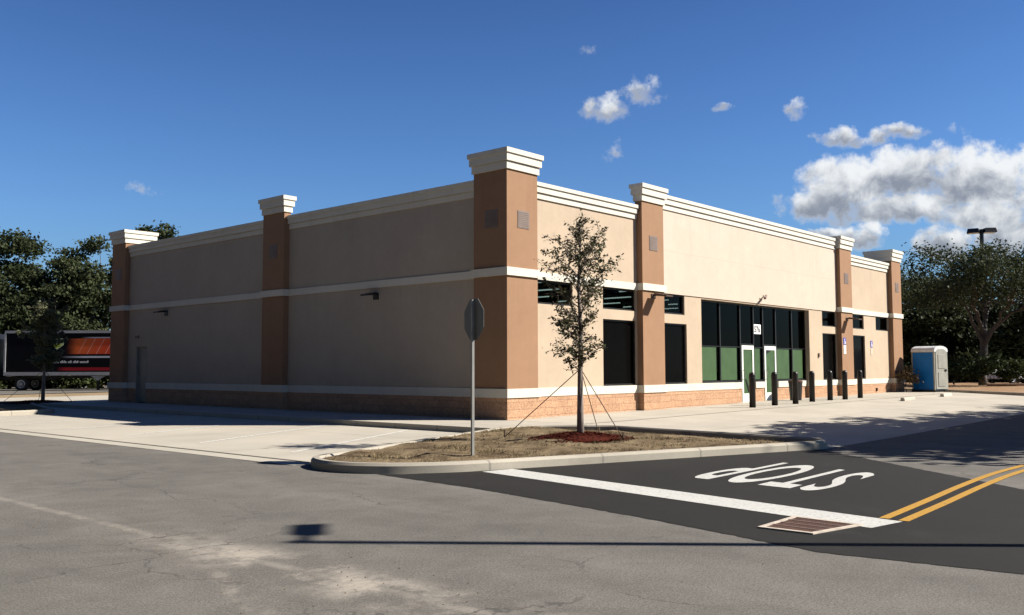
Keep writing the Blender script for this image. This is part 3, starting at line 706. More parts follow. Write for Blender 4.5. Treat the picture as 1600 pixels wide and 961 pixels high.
# horizontal bands
def band(z0, z1, gaps, name, prot):
    mb = MB(); W = D-prot; east = MB(); mid = {13: MB(), 14: MB(), 16: MB()}
    def run(a, b):
        if b-a > .01: (east if a > 19 else mb).box(a, W, z0, b, D+0.1, z1)
    cuts = sorted(gaps); xs = 1.30
    segs = [(1.33,6.42),(7.80,10.50),(19.50,22.38),(23.80,28.93)]
    if z0 < 2:
        mb.box(10.50, W, z0, 13.10, D+0.25, z1)
        for a, b in ((13.10,13.70),(14.84,15.56),(16.78,19.50)): mid[int(a)].box(a, D+0.14, z0, b, D+0.25, z1-0.003)
    for a, b in segs:
        cur = a
        for g0, g1 in cuts:
            if g0 >= a and g1 <= b: run(cur, g0); cur = g1
        run(cur, b)
    for x0, x1 in ((6.479,7.744),(22.434,23.741),(28.985,30.272)): (east if x0 > 22 else mb).box(x0-.06, -.06, z0, x1+.06, D+0.12, z1)
    mb.box(-.06, -.06, z0, 1.328, 1.285, z1)
    for y0, y1 in ((10.18,11.435),(21.65,22.845)): mb.box(-.06, y0-.06, z0, D+0.12, y1+.06, z1)
    for y0, y1 in ((1.285,10.12),(11.495,20.0) if z0 < 2 else (11.495,21.59)) + (((20.95,21.59),) if z0 < 2 else ()): mb.box(W, y0, z0, D+0.1, y1, z1)
    if east.v: east.build(name, M['trim'], store)
    for q in mid.values():
        if q.v: q.build(name, M['trim'], store)
    return mb.build(name, M['trim'], store)
band(ZL0, ZL1, [], 'sill_band', 0.05)
mb = None
o = band(ZM0, ZM1, [(7.80,10.50),(19.50,22.38)], 'belt_course', 0.05)
# cornices: three stepped tiers
def tiers(mb, x0, y0, x1, y1, zb, zt, sides, tier=((0.0,0.34,0.045),(0.38,0.76,0.095),(0.76,1.0,0.135)), core=0.02):
    h = zt-zb; l, r_, f_, b_ = sides
    for a, b, ov in tier: mb.box(x0-ov*l, y0-ov*f_, zb+a*h, x1+ov*r_, y1+ov*b_, zb+b*h)
    mb.box(x0-.03*l, y0-.03*f_, zb+.34*h, x1+.03*r_, y1+.03*b_, zb+.38*h)
def cornice(x0, y0, x1, y1, zb, zt, sides):
    mb = MB(); tiers(mb, x0, y0, x1, y1, zb, zt, sides); return mb.build('cornice', M['trim'], store)
cornice(1.30, D, 6.45, D+0.25, 6.27, 6.72, (0,0,1,0)); cornice(7.76, D-0.03, 22.41, D+0.25, 6.80, 7.275, (0,0,1,0)); cornice(23.76, D, 28.95, D+0.25, 6.27, 6.72, (0,0,1,0))
cornice(D, 1.26, D+0.25, 10.15, 6.27, 6.73, (1,0,0,0)); cornice(D, 11.46, D+0.25, 21.62, 6.27, 6.73, (1,0,0,0))
# pilasters
def pilaster(x0, y0, x1, y1, vents):
    mb = MB(); mb.box(x0, y0, ZL1, x1, y1, 6.88)
    p = mb.build('pilaster', M['brown'], store)
    mb = MB(); tiers(mb, x0, y0, x1, y1, 6.86, 7.41, (1,1,1,1)); mb.build('cap', M['trim'], p)
    for ax, c in vents:
        mb = MB(); w = 0.24
        mb.box(*((c-w, y0-.012, 5.30, c+w, y0+.05, 5.78) if ax == 'y' else (x0-.012, c-w, 5.30, x0+.05, c+w, 5.78)))
        for k in range(9):
            z = 5.325+k*.05
            mb.box(*((c-w+.03, y0-.02, z, c+w-.03, y0+.02, z+.022) if ax == 'y' else (x0-.02, c-w+.03, z, x0+.02, c+w-.03, z+.022)))
        mb.build('vent', M['vent'], p)
    return p
pilaster(0, 0, 1.268, 1.225, [('y',0.67),('x',0.57)])
for x0, x1 in ((6.479,7.744),(22.434,23.741),(28.985,30.272)): pilaster(x0, 0, x1, D+0.04 if x0 < 28 else 1.25, [('y',(x0+x1)/2+.02)])
for y0, y1 in ((10.18,11.435),(21.65,22.845)): pilaster(0, y0, D+0.04 if y0 < 20 else 1.25, y1, [('x',(y0+y1)/2)])
# windows
def window(x0, x1, z0, z1, dark, y=D+0.10):
    mb = MB(); w = 0.055
    mb.box(x0, y-.04, z0, x1, y+.03, z0+w); mb.box(x0, y-.04, z1-w, x1, y+.03, z1); mb.box(x0, y-.04, z0+w, x0+w, y+.03, z1-w); mb.box(x1-w, y-.04, z0+w, x1, y+.03, z1-w)
    fr = mb.build('window', M['blackmetal'], store)
    mb = MB(); mb.box(x0+w, y, z0+w, x1-w, y+.012, z1-w); mb.build('pane', M['film'] if dark else M['glass'], fr)
for h in clere: window(h[0], h[1], h[2], h[3]-0.002, False)
for h in big: window(h[0], h[1], h[2]+0.002, h[3], True)
# shop front: mullions, panes, green film
YS = D+0.25
mull = [10.50, 12.17, 13.72, 14.80, 15.60, 16.72, 18.21, 19.50]
doors = [(13.78,14.74),(15.66,16.66)]
mb = MB()
for i, x in enumerate(mull):
    z0 = 0.96 if i not in (2,3,4,5) else 0.14
    mb.box(x-.035 if i else x, YS-.06, z0, x+.035 if i < 7 else x, YS+.06, 3.93)
for a, b in zip(mull[:-1], mull[1:]):
    d = any(a < (q[0]+q[1])/2 < b for q in doors)
    zz = [(3.87,3.93),(2.36,2.42) if d else (0.96,1.03)]
    if not d: zz.append((2.27,2.30))
    for z0, z1 in zz: mb.box(a+.035, YS-.05, z0, b-.035, YS+.05, z1)
sf = mb.build('shop_front', M['blackmetal'], store)
for a, b in zip(mull[:-1], mull[1:]):
    d = any(a < (q[0]+q[1])/2 < b for q in doors)
    mb = MB(); mb.box(a+.03, YS-.006, 2.42 if d else 1.03, b-.03, YS+.006, 3.87); mb.build('pane', M['glass'], sf)
    if not d:
        mb = MB(); mb.box(a+.07, YS-.022, 1.05, b-.25, YS-.008, 2.262); mb.build('green_film', M['green'], sf)
mb = MB(); mb.box(10.5, YS+0.03, 0.96, 13.7, YS+0.1, 1.0)
# doors
for x0, x1 in doors:
    mb = MB(); w = 0.105; y = YS-.05
    mb.box(x0, y-.03, 0.17, x0+w, y+.03, 2.35); mb.box(x1-w, y-.03, 0.17, x1, y+.03, 2.35); mb.box(x0+w, y-.03, 2.20, x1-w, y+.03, 2.35); mb.box(x0+w, y-.03, 0.17, x1-w, y+.03, 0.52)
    dr = mb.build('door', M['doorwhite'], store)
    mb = MB(); mb.box(x0+w, y-.005, 0.52, x1-w, y+.01, 2.20); mb.build('green_film', M['green'], dr)
    mb = MB(); mb.tube([(x0+w*.5,y-.03,1.05),(x0+w*.5,y-.09,1.05),(x0+w*.5,y-.09,1.40),(x0+w*.5,y-.03,1.40)], .014, 8); mb.build('handle', M['galv'], dr)
# torn flap of film in the first door
mb = MB(); mb.extrude_xz([(14.06,1.05),(14.10,1.10),(14.40,0.60),(14.30,0.58)], YS-.075, YS-.070); mb.build('film_tear', M['blackmetal'], store)
mb = MB(); mb.extrude_xz([(15.78,2.18),(16.25,2.18),(15.82,2.03)], YS-.075, YS-.070); mb.build('film_tear', M['blackmetal'], store)
# street number over the doors
mb = MB(); mb.box(14.86, YS-.03, 2.82, 15.46, YS-.01, 3.19); pl = mb.build('number_plate', M['white'], store)
v, f = text_mesh('576', 0.33, bold=0.012)
mb = MB(); mb.add([(15.16+p[0], YS-.034, 2.885+p[1]) for p in v], f); mb.build('street_number', M['black'], pl)
# side door
mb = MB(); mb.box(D+0.10, 20.02, 0.16, D+0.14, 20.93, 2.44); sdoor = mb.build('service_door', M['greydoor'], store)
mb = MB(); mb.box(D+0.02, 19.99, 0.14, D+0.15, 20.03, 2.46); mb.box(D+0.02, 20.92, 0.14, D+0.15, 20.96, 2.46); mb.box(D+0.02, 20.03, 2.43, D+0.15, 20.92, 2.46); mb.build('frame', M['greydoor'], sdoor)
mb = MB(); mb.tube([(D+0.09,20.15,1.12),(D+0.05,20.15,1.12),(D+0.05,20.28,1.12)], .012, 6); mb.build('handle', M['galv'], sdoor)
# wall lights: sloping head on a short arm
def wall_light_y(x, z):
    mb = MB(); mb.box(x-.12, -.03, z-.10, x+.12, 0.0, z+.05); mb.box(x-.05, -.20, z-.02, x+.05, -.03, z+.03)
    mb.add([(x-.20,-.16,z+.06),(x+.20,-.16,z+.06),(x+.20,-.62,z-.02),(x-.20,-.62,z-.02),(x-.20,-.16,z-.02),(x+.20,-.16,z-.02),(x+.20,-.62,z-.07),(x-.20,-.62,z-.07)],
           [(0,1,2,3),(7,6,5,4),(0,4,5,1),(1,5,6,2),(2,6,7,3),(3,7,4,0)])
    return mb.build('wall_light', M['brownmetal'], store)
wall_light_y(7.08, 3.84); wall_light_y(23.05, 3.70)
def wall_light_x(y, z):
    mb = MB(); mb.box(D-.03, y-.12, z-.16, D, y+.12, z+.05); mb.box(D-.2, y-.05, z-.02, D-.03, y+.05, z+.03)
    mb.add([(D-.16,y-.20,z+.06),(D-.16,y+.20,z+.06),(D-.46,y+.20,z-.01),(D-.46,y-.20,z-.01),(D-.16,y-.20,z-.02),(D-.16,y+.20,z-.02),(D-.46,y+.20,z-.06),(D-.46,y-.20,z-.06)],
           [(0,1,2,3),(7,6,5,4),(0,4,5,1),(1,5,6,2),(2,6,7,3),(3,7,4,0)])
    return mb.build('wall_light', M['black'], store)
wall_light_x(18.5, 3.80); wall_light_x(5.6, 3.78)
mb = MB(); mb.box(D-.06, 20.72, 2.80, D, 20.98, 2.90); mb.build('alarm_bell', M['vent'], store)
mb = MB(); mb.tube([(15.1,D-.03,4.20),(15.05,D-.12,4.24),(14.98,D-.16,4.30)], .02, 8); mb.tube([(14.9,D-.26,4.18),(15.22,D-.16,4.30)], .05, 10); mb.build('security_camera', M['vent'], store)
mb = MB(); mb.box(20.33, D-.06, 1.95, 20.43, D, 2.12); mb.build('wall_socket', M['vent'], store)
mb = MB(); mb.box(26.9, SB-.06, .36, 27.02, SB, .52); mb.build('hose_tap', M['brownmetal'], store)
# inside: floor, back and ceiling with rows of tubes seen through the clerestory
mb = MB(); mb.box(0.8, 0.8, 0.10, 29.6, 22.2, 0.16); mb.box(0.8, 14.0, 0.2, 29.6, 14.1, 5.0); mb.box(0.6, 0.8, 4.9, 29.6, 22.2, 5.0)
mb.build('interior', M['inside'], store)
for i, x in enumerate((4.0,6.6,9.2,11.8,14.4,17.0,19.6,22.2,24.8)):
    for y in (3.0,5.6,8.2,10.8):
        mb = MB(); mb.box(x-.04, y, 4.50, x+.04, y+1.6, 4.54); mb.build('ceiling_lamp', M['tube'], store)

# ------------------------------------------------------------------ signs on the wall
def wall_sign(x, y, z, label, w=0.30, h=0.30, plates=((0.03,0.24),(0.27,0.42)), low='white'):
    t = thing('parking_sign', label, 'sign', (x, y, z))
    mb = MB(); mb.box(-w/2, -.012, -h/2, w/2, 0, h/2); p = mb.build('symbol_plate', M['signblue'], t)
    mb = MB(); mb.lathe([(0.03,0),(0.03,.004)], 10); vs = [(q[0]-.02, -.013-q[2], q[1]+h*.27) for q in mb.v]; m2 = MB(); m2.add(vs, mb.f)
    m2.extrude_xz([(-.05,h*.14),(-.02,h*.16),(.0,-.02),(.07,-.02),(.09,-.11),(.06,-.11),(.045,-.05),(-.03,-.05)], -.017, -.013)
    for k in range(10):
        a0, a1 = R(170+k*20), R(190+k*20)
        m2.add([(-.01+.075*math.cos(a0),-.0155,-.055+.075*math.sin(a0)),(-.01+.075*math.cos(a1),-.0155,-.055+.075*math.sin(a1)),(-.01+.055*math.cos(a1),-.0155,-.055+.055*math.sin(a1)),(-.01+.055*math.cos(a0),-.0155,-.055+.055*math.sin(a0))], [(0,1,2,3)])
    m2.build('wheelchair_symbol', M['white'], p)
    for a, b in plates:
        mb = MB(); mb.box(-w*.42, -.012, -h/2-b, w*.42, 0, -h/2-a); mb.build('lower_plate', M[low], t)
    return t
wall_sign(22.72, -0.004, 2.68, 'blue square parking sign over two white plates on the brown pilaster beside the shop front')
o = wall_sign(26.55, D-0.004, 2.62, 'narrow blue parking sign with a faded plate under it on the tan end wall', 0.26, 0.32, ((0.06,0.36),), 'cream')

# ------------------------------------------------------------------ bollards
def bollard(x, y, label):
    t = thing('bollard', label, 'bollard', (x, y, H0(x,y)+0.142), 0, 'dark bollards along the shop front')
    mb = MB(); mb.lathe([(0.105,0.0),(0.105,1.06),(0.10,1.10),(0.08,1.14),(0.045,1.165),(0.0,1.17)], 18); mb.build('post', M['bollard'], t, smooth=True)
    mb = MB(); mb.lathe([(0.112,0.98),(0.112,1.01)], 18); mb.build('ring', M['black'], t)
    return t
b0 = bollard(10.2, -1.83, 'dark bollard nearest the tree, in front of the first white door')
BL = [(12.07,-1.72,'dark bollard in front of the second white door, the second from the tree'),(13.57,-1.80,'dark bollard hiding part of the small black bin, third from the tree'),
      (15.69,-1.50,'dark bollard at the right jamb of the green shop front'),(17.42,-1.48,'dark bollard in front of the black window left of the signed pilaster'),
      (18.47,-1.66,'dark bollard just left of the brown pilaster with the parking plates'),(20.35,-1.55,'dark bollard farthest right, before the last black window')]
for x, y, lab in BL:
    c = copy_tree(b0); c.location = (x, y, H0(x,y)+0.142); c['label'] = lab
# small bin against the wall
t = thing('litter_bin', 'short round black litter bin by the base under the green shop windows', 'bin', (16.62, -0.42, H0(17,0)+0.142))
mb = MB(); mb.lathe([(0.22,0),(0.27,.70)], 20); mb.build('bin_body', M['black'], t, smooth=False)
mb = MB(); mb.lathe([(0.285,.70),(0.285,.75),(0.20,.80),(0.12,.80),(0.12,.78)], 20); mb.build('bin_lid', M['rust'], t)
# wheel stops
def wheel_stop(x, y, rz, label):
    t = MB(); pr = [(-.09,0),(.09,0),(.075,.09),(.05,.13),(-.05,.13),(-.075,.09)]
    n = 6; L = 1.83
    vs = [(0,a,b) for a,b in pr]+[(L,a,b) for a,b in pr]
    t.add(vs, [tuple(range(n)), tuple(range(2*n-1,n-1,-1))]+[(i,n+i,n+(i+1)%n,(i+1)%n) for i in range(n)])
    o = t.build('wheel_stop', M['gutter'], bevel=0.012, loc=(x, y, Hlot(x,y)+0.004), rz=rz); return tag(o, label, 'wheel stop', 'concrete wheel stops in the front lot')
wheel_stop(18.9, -3.75, R(6), 'pale concrete wheel stop nearer the bollards')
wheel_stop(24.3, -3.60, R(6), 'pale concrete wheel stop nearer the portable toilet')

# ------------------------------------------------------------------ portable toilet
px, py = 30.45, -1.22
t = thing('portable_toilet', 'blue and grey portable toilet with a domed white roof past the end pilaster', 'portable toilet', (px, py, H0(px,py)+0.142), R(-14.6))
W2, D2 = 0.56, 0.60
mb = MB(); mb.box(-W2-.04,-D2-.04,0,W2+.04,D2+.04,.10); mb.build('base', M['blackmetal'], t)
mb = MB(); mb.box(-W2+.01,-D2+.02,.10,W2-.01,D2,2.02); mb.build('cabin', M['blue'], t, bevel=0.02)
mb = MB()
for x in (-W2-.012, W2-.05): mb.box(x, -D2-.012, .10, x+.062, -D2+.06, 2.02)
for y in (D2-.04,): mb.box(-W2-.012, y, .10, -W2+.05, y+.055, 2.02)
mb.box(-W2-.012,-D2+.06,1.96,-W2+.02,D2-.04,2.02)
mb.build('corner_posts', M['greyplastic'], t)
mb = MB(); prof = []
for k in range(13):
    a = math.pi*k/12; prof.append((-(W2+.03)*math.cos(a), 2.02+0.26*math.sin(a)**0.8 if 0 < k < 12 else 2.02))
prof = [(-W2-.03,1.98)]+prof+[(W2+.03,1.98)]
mb.extrude_xz(prof, -D2-.03, D2+.03); mb.build('roof', M['palegrey'], t)
mb = MB(); dp = [(-W2+.08,.14)]+[(-(W2-.08)*math.cos(math.pi*k/10), 1.92+.22*math.sin(math.pi*k/10)) for k in range(11)]+[(W2-.08,.14)]
mb.extrude_xz(dp, -D2-.035, -D2+.01); door = mb.build('door', M['greyplastic'], t)
mb = MB(); mb.box(-.3,-D2-.055,.28,.30,-D2-.035,.98); mb.box(-.3,-D2-.055,1.16,.30,-D2-.035,1.86); mb.build('raised_panel', M['greyplastic'], door, bevel=0.008)
mb = MB(); mb.box(.27,-D2-.075,1.02,.40,-D2-.035,1.12); mb.build('latch', M['blackmetal'], door)

# ------------------------------------------------------------------ stop sign seen from behind
sxp, syp = -7.58, -6.06
t = thing('stop_sign', 'stop sign showing its bare grey back on a thin post in the near bed', 'sign', (sxp, syp, 0.08), R(-18))
mb = MB(); mb.box(-.035,-.025,-.2,-.029,.025,2.52); mb.box(-.029,-.025,-.2,.005,-.020,2.52); mb.box(-.029,.020,-.2,.005,.025,2.52)
mb.build('post', M['galv'], t)
mb = MB(); r = 0.355; zc = 2.205
oc = [(r*math.cos(R(22.5+45*k)), zc+r*math.sin(R(22.5+45*k))) for k in range(8)]
mb.add([(0.008,a,b) for a,b in oc]+[(0.013,a,b) for a,b in oc], [tuple(range(7,-1,-1)), tuple(range(8,16))]+[(i,(i+1)%8,8+(i+1)%8,8+i) for i in range(8)])
pl = mb.build('octagon_plate', M['signback'], t)
mb = MB(); mb.add([(0.0145,a*.94,zc+(b-zc)*.94) for a,b in oc], [tuple(range(8))]); mb.build('red_face', M['red'], pl)
v, f = text_mesh('STOP', 0.27); mb = MB(); mb.add([(0.0160, p[0], zc-.095+p[1]) for p in v], f); mb.build('lettering', M['white'], pl)
for z in (1.98,2.43):
    mb = MB(); mb.tube([(-.05,0,z),(.018,0,z)], .012, 8); mb.build('bolt', M['galv'], t)

# ------------------------------------------------------------------ drain grate
gc = [(-10.13,-12.20),(-10.13,-12.74),(-9.36,-12.90),(-9.30,-12.18)]
t = thing('drain_grate', 'rusty iron drain grate in a pale collar beside the white stop line', 'drain', (0,0,0.006))
cx = sum(p[0] for p in gc)/4; cy = sum(p[1] for p in gc)/4
inn = [((p[0]-cx)*.86+cx, (p[1]-cy)*.84+cy) for p in gc]
mb = MB()
for i in range(4):
    j = (i+1)%4; mb.add([(*gc[i],0),(*gc[j],0),(*inn[j],0),(*inn[i],0),(*gc[i],.012),(*gc[j],.012),(*inn[j],.012),(*inn[i],.012)], [(4,5,6,7),(0,1,5,4),(2,3,7,6),(0,3,2,1)])
mb.build('collar', M['collar'], t)
mb = MB(); mb.add([(*p,.002) for p in inn], [(0,1,2,3)]); mb.build('pit', M['pit'], t)
mb = MB()
def lerp(a, b, k): return (a[0]+(b[0]-a[0])*k, a[1]+(b[1]-a[1])*k)
for k in range(0, 18):
    q = (k+.5)/18; wd = .009
    a = lerp(inn[0], inn[1], q); b = lerp(inn[3], inn[2], q)
    mb.add([(a[0],a[1]-wd/2,.003),(a[0],a[1]+wd/2,.003),(b[0],b[1]+wd/2,.003),(b[0],b[1]-wd/2,.003),(a[0],a[1]-wd/2,.010),(a[0],a[1]+wd/2,.010),(b[0],b[1]+wd/2,.010),(b[0],b[1]-wd/2,.010)],
           [(4,5,6,7),(0,1,5,4),(1,2,6,5),(2,3,7,6),(3,0,4,7)])
mb.build('bars', M['rust'], t)
mb = MB()
for k in range(1, 4):
    q = k/4; a = lerp(inn[0], inn[3], q); b = lerp(inn[1], inn[2], q); wd = .022
    mb.add([(a[0]-wd/2,a[1],.004),(a[0]+wd/2,a[1],.004),(b[0]+wd/2,b[1],.004),(b[0]-wd/2,b[1],.004),(a[0]-wd/2,a[1],.0115),(a[0]+wd/2,a[1],.0115),(b[0]+wd/2,b[1],.0115),(b[0]-wd/2,b[1],.0115)],
           [(4,5,6,7),(0,1,5,4),(1,2,6,5),(2,3,7,6),(3,0,4,7)])
mb.build('crossbar', M['vent'], t)

# ------------------------------------------------------------------ trees
def leaf_quads(pts, size, rnd, v, f, squash=0.55, fold=True):
    for p in pts:
        a = Vector((rnd.gauss(0,1), rnd.gauss(0,1), rnd.gauss(0,.7))).normalized()
        b = a.cross(Vector((rnd.gauss(0,1), rnd.gauss(0,1), rnd.gauss(0,1)))).normalized()
        l = size*rnd.uniform(.5,1.6); w = l*squash
        i = len(v); v += [tuple(p-a*l), tuple(p+b*w), tuple(p+a*l), tuple(p-b*w)]; f.append((i,i+1,i+2,i+3))
def wob_path(p0, p1, n, amp, rnd, sag=0.0):
    out = []
    for i in range(n+1):
        k = i/n; p = p0.lerp(p1, k)
        if 0 < i: p = p+Vector((rnd.uniform(-1,1), rnd.uniform(-1,1), rnd.uniform(-.5,.5)))*amp*(0.4+k)
        p.z += sag*4*k*(1-k); out.append(p)
    return out
def young_tree(name, loc, label, seed, leaves, lsize, guys, h=4.15, dens=1.0, leafm='leaf_young'):
    rnd = random.Random(seed); t = thing(name, label, 'tree', loc)
    mb = MB()
    tp = [Vector((0,0,-.1)),Vector((.0,.0,.5)),Vector((.02,.01,1.2)),Vector((.03,-.01,2.0)),Vector((.0,.02,2.9)),Vector((.04,.0,3.7)),Vector((.05,.0,h))]
    mb.tube(tp, [.075,.062,.05,.042,.03,.016,.005], 10); 
    pts = []; sizes = []
    # branch: start height, length, rise angle (deg)
    br = []
    for i in range(62):
        z = 1.22+(h-1.45)*(i/62)**.92
        k = (z-1.25)/(h-1.25)
        L = (0.30+0.62*math.exp(-((z-2.75)/.70)**2)) if z > 1.75 else 0.46
        L *= rnd.uniform(.55,1.35)*(1.0 if k < .8 else .7)
        br.append((z, L, rnd.uniform(18,60) if k < .8 else rnd.uniform(45,80)))
    for z, L, ri in br:
        az = rnd.uniform(0, 2*math.pi); d = Vector((math.cos(az)*math.cos(R(ri)), math.sin(az)*math.cos(R(ri)), math.sin(R(ri))))
        i = min(int(z/4.32*6), 5); base = Vector((.02,0,z)); pth = wob_path(base, base+d*L, 5, .05*L, rnd, .06*L)
        mb.tube(pth, [.013,.011,.009,.007,.005,.003], 5, False)
        for q in range(1, 6):
            for _ in range(rnd.choice((1,2,2))):
                dd = (d+Vector((rnd.gauss(0,.7),rnd.gauss(0,.7),rnd.gauss(0,.6)))).normalized()*rnd.uniform(.12,.34)
                tw = wob_path(pth[q], pth[q]+dd, 3, .03, rnd); mb.tube(tw, [.004,.0035,.003,.002], 4, False)
                nl = int(rnd.uniform(4,15)*dens*leaves*(1 if z < 3.3 else .55))
                for _ in range(nl):
                    k = rnd.random()**.7; w = tw[min(int(k*3),2)].lerp(tw[min(int(k*3)+1,3)], k*3-int(k*3))
                    pts.append(w+Vector((rnd.gauss(0,.035),rnd.gauss(0,.035),rnd.gauss(0,.03))))
    mb.build('trunk', M['bark_young'], t, smooth=True)
    v = []; f = []; leaf_quads(pts, lsize, rnd, v, f, .42); raw('foliage', v, f, M[leafm], t)
    for g in guys:
        mb = MB(); a = Vector((.02,0,1.32)); b = Vector(g); mb.tube([a, b], .009, 6); mb.tube([b+Vector((0,0,-.1)), b+Vector((0,0,.14))], .02, 6); mb.build('guy_strap', M['strap'], t)
    return t
young_tree('young_oak', (-4.04,-5.49,bed_z(-4.04,-5.49)), 'slim young oak in red mulch in the near bed, held by guy straps', 21, 1.15, .033,
           [(-.55,1.45,-.02),(1.35,.55,-.02),(.35,-.75,-.02)])
young_tree('young_oak', (-2.05,24.5,.12), 'small young oak in the far bed in front of the parked trailer', 5, 2.4, .055, [(-1.3,.6,-.1),(.9,-.6,-.1),(.3,1.2,-.1)], leafm='leaf_far').scale = (1.15,1.15,1.04)

def lobes_pts(lobes, per, rnd, shell=0.55):
    out = []
    tot = sum(a*b*c for _,_,_,a,b,c in lobes)
    for x,y,z,a,b,c in lobes:
        n = max(4, int(per*(a*b*c)**(2/3)))
        for _ in range(n):
            d = Vector((rnd.gauss(0,1),rnd.gauss(0,1),rnd.gauss(0,1))).normalized(); k = shell+(1-shell)*rnd.random()**.6; k *= rnd.uniform(.85,1.12)
            out.append(Vector((x+d.x*a*k, y+d.y*b*k, z+d.z*c*k)))
    return out
def oak(name, loc, label, seed, H, spread, mat, trunk_h, nl=46, per=13, lsize=.17, clump=.42, leaves=34, group=None, flat=1.0, open_=False, low=.45, trunk_r=.28, cat='tree'):
    rnd = random.Random(seed); t = thing(name, label, cat, loc, 0, group)
    mb = MB(); top = Vector((rnd.uniform(-.3,.3), rnd.uniform(-.3,.3), trunk_h))
    mb.tube(wob_path(Vector((0,0,-.3)), top, 4, .08, rnd), [trunk_r*1.3,trunk_r,trunk_r*.9,trunk_r*.85,trunk_r*.8], 9)
    lobes = []; kk = 1.0
    for i in range(nl):
        az = i*2.399+rnd.uniform(-.4,.4); rr = spread*math.sqrt((i+.5)/nl)*rnd.uniform(.75,1.08)
        k = rr/spread
        zt = trunk_h+(H-trunk_h)*(math.sqrt(max(0,1-k*k*.85))*rnd.uniform(low,1.0) if not open_ else (1-.45*k*k)*rnd.uniform(.48,1.0))
        s = spread*rnd.uniform(.15,.26)
        lobes.append((rr*math.cos(az), rr*math.sin(az), min(zt, H-s*.5*flat), s, s, s*.62*flat))
    limbs = []
    if open_:
        for i in range(6):
            az = i*1.047+rnd.uniform(-.4,.4); L = spread*rnd.uniform(.32,.5); ri = R(rnd.uniform(38,72))
            e = top+Vector((math.cos(az)*math.cos(ri), math.sin(az)*math.cos(ri), math.sin(ri)))*L
            pth = wob_path(top-Vector((0,0,rnd.uniform(0,.8))), e, 5, .06*L, rnd, .05*L); limbs += pth[2:]
            mb.tube(pth, [trunk_r*.6,trunk_r*.52,trunk_r*.46,trunk_r*.4,trunk_r*.34,trunk_r*.28], 7, False)
    for q in lobes[::2 if not open_ else 1]:
        e = Vector(q[:3]); st = top.lerp(Vector((0,0,trunk_h*.75)), rnd.random()*.5)
        if limbs: st = min(limbs, key=lambda a: (a-e).length+rnd.uniform(0,1.0))
        kk = .55 if limbs else 1.0; pth = wob_path(st, e, 5, .05*spread, rnd, -.02*spread)
        mb.tube(pth, [trunk_r*.42*kk,trunk_r*.34*kk,trunk_r*.26*kk,trunk_r*.18*kk,trunk_r*.11*kk,trunk_r*.05*kk], 5, False)
    mb.build('trunk', M['bark'], t, smooth=True)
    cl = lobes_pts(lobes, per, rnd); pts = []
    for c in cl:
        for _ in range(int(leaves*rnd.uniform(.5,1.4))): pts.append(c+Vector((rnd.gauss(0,clump),rnd.gauss(0,clump),rnd.gauss(0,clump*.6))))
    v = []; f = []; leaf_quads(pts, lsize, rnd, v, f, .6); raw('crown', v, f, mat, t)
    return t
GL = 'evergreen oaks behind the parked truck'
oak('oak_tree', (12.6,70.5,.0), 'tallest dense oak rising behind the middle of the truck trailer', 31, 13.6, 5.6, M['leaf_dark'], 2.0, nl=56, per=15, leaves=58, lsize=.135, low=.2, group=GL)
oak('oak_tree', (18.6,65.8,.0), 'narrow dense oak between the tallest oak and the building corner', 32, 13.0, 4.4, M['leaf_grey'], 1.6, nl=46, per=15, leaves=58, lsize=.135, low=.15, group=GL)
oak('oak_tree', (6.0,74.0,.0), 'wide dense oak at the left edge over the truck cab', 33, 12.2, 6.2, M['leaf_dark'], 1.6, nl=56, per=14, leaves=58, lsize=.135, low=.2, group=GL)
oak('oak_tree', (16.0,71.5,.0), 'dark oak filling the low gap behind the trailer', 34, 9.4, 5.6, M['leaf_dark'], .8, nl=50, per=14, leaves=58, lsize=.135, low=.05, group=GL)
oak('oak_tree', (16.3,66.2,.0), 'slender oak filling the notch left of the narrow oak', 37, 12.0, 3.5, M['leaf_grey'], 1.6, nl=40, per=16, leaves=58, lsize=.135, low=.3, group=GL)
oak('oak_tree', (41.0,97.0,.0), 'distant oak showing only its top over the roof of the store', 35, 20.3, 6.5, M['leaf_dark'], 5.0, per=7, lsize=.24)
oak('oak_tree', (47.0,92.0,.0), 'distant tree with a thin top just over the side parapet', 36, 19.7, 4.5, M['leaf_dark'], 5.0, nl=24, per=5, lsize=.24)
# right side
oak('spreading_oak', (46.5,.50,.35), 'broad open oak with a visible trunk behind the portable toilet', 41, 9.1, 6.4, M['leaf_grey'], 3.3, nl=54, per=7, lsize=.08, clump=.46, leaves=88, flat=.7, open_=True, trunk_r=.24)
GR = 'dark trees along the far right edge of the lot'
RT = [((55.5,11.2,.3),7.6,4.4,'dark rounded tree behind the end pilaster',51),((57.8,6.6,.3),8.4,4.6,'dark tall shrub tree left of the spreading oak trunk',52),
      ((60.5,2.6,.3),7.6,4.6,'dark tree straight behind the spreading oak trunk',53),((64.5,-3.0,.3),7.6,4.8,'dark tree at the right edge behind the cars',54),((67.5,8.5,.3),8.6,5.2,'dark tree deep in the gap left of the lamp pole',55),((72,-1.0,.3),9.0,5.8,'tall dark tree far behind the parked cars',56)]
for lc, h, sp_, lab, sd_ in RT: oak('evergreen_tree', lc, lab, sd_, h, sp_, M['leaf_dark'], .5, nl=44, per=13, lsize=.13, clump=.5, leaves=66, low=.08, group=GR, trunk_r=.16)
for i, (x, y, h, s_) in enumerate([(57,13.5,4.5,4.0),(58.5,9.0,4.2,3.6),(60.5,5.0,4.4,3.6),(63,.6,3.6,3.4),(66,-5.5,4.6,3.8),(54,13.5,7.0,3.6)]):
    oak('evergreen_shrub', (x,y,.3), 'dark evergreen undergrowth closing the gap below the far right trees', 120+i, h, s_, M['leaf_dark'], .2, nl=34, per=12, lsize=.13, clump=.45, leaves=60, low=.05, group='undergrowth below the far right trees', trunk_r=.1, cat='shrub')
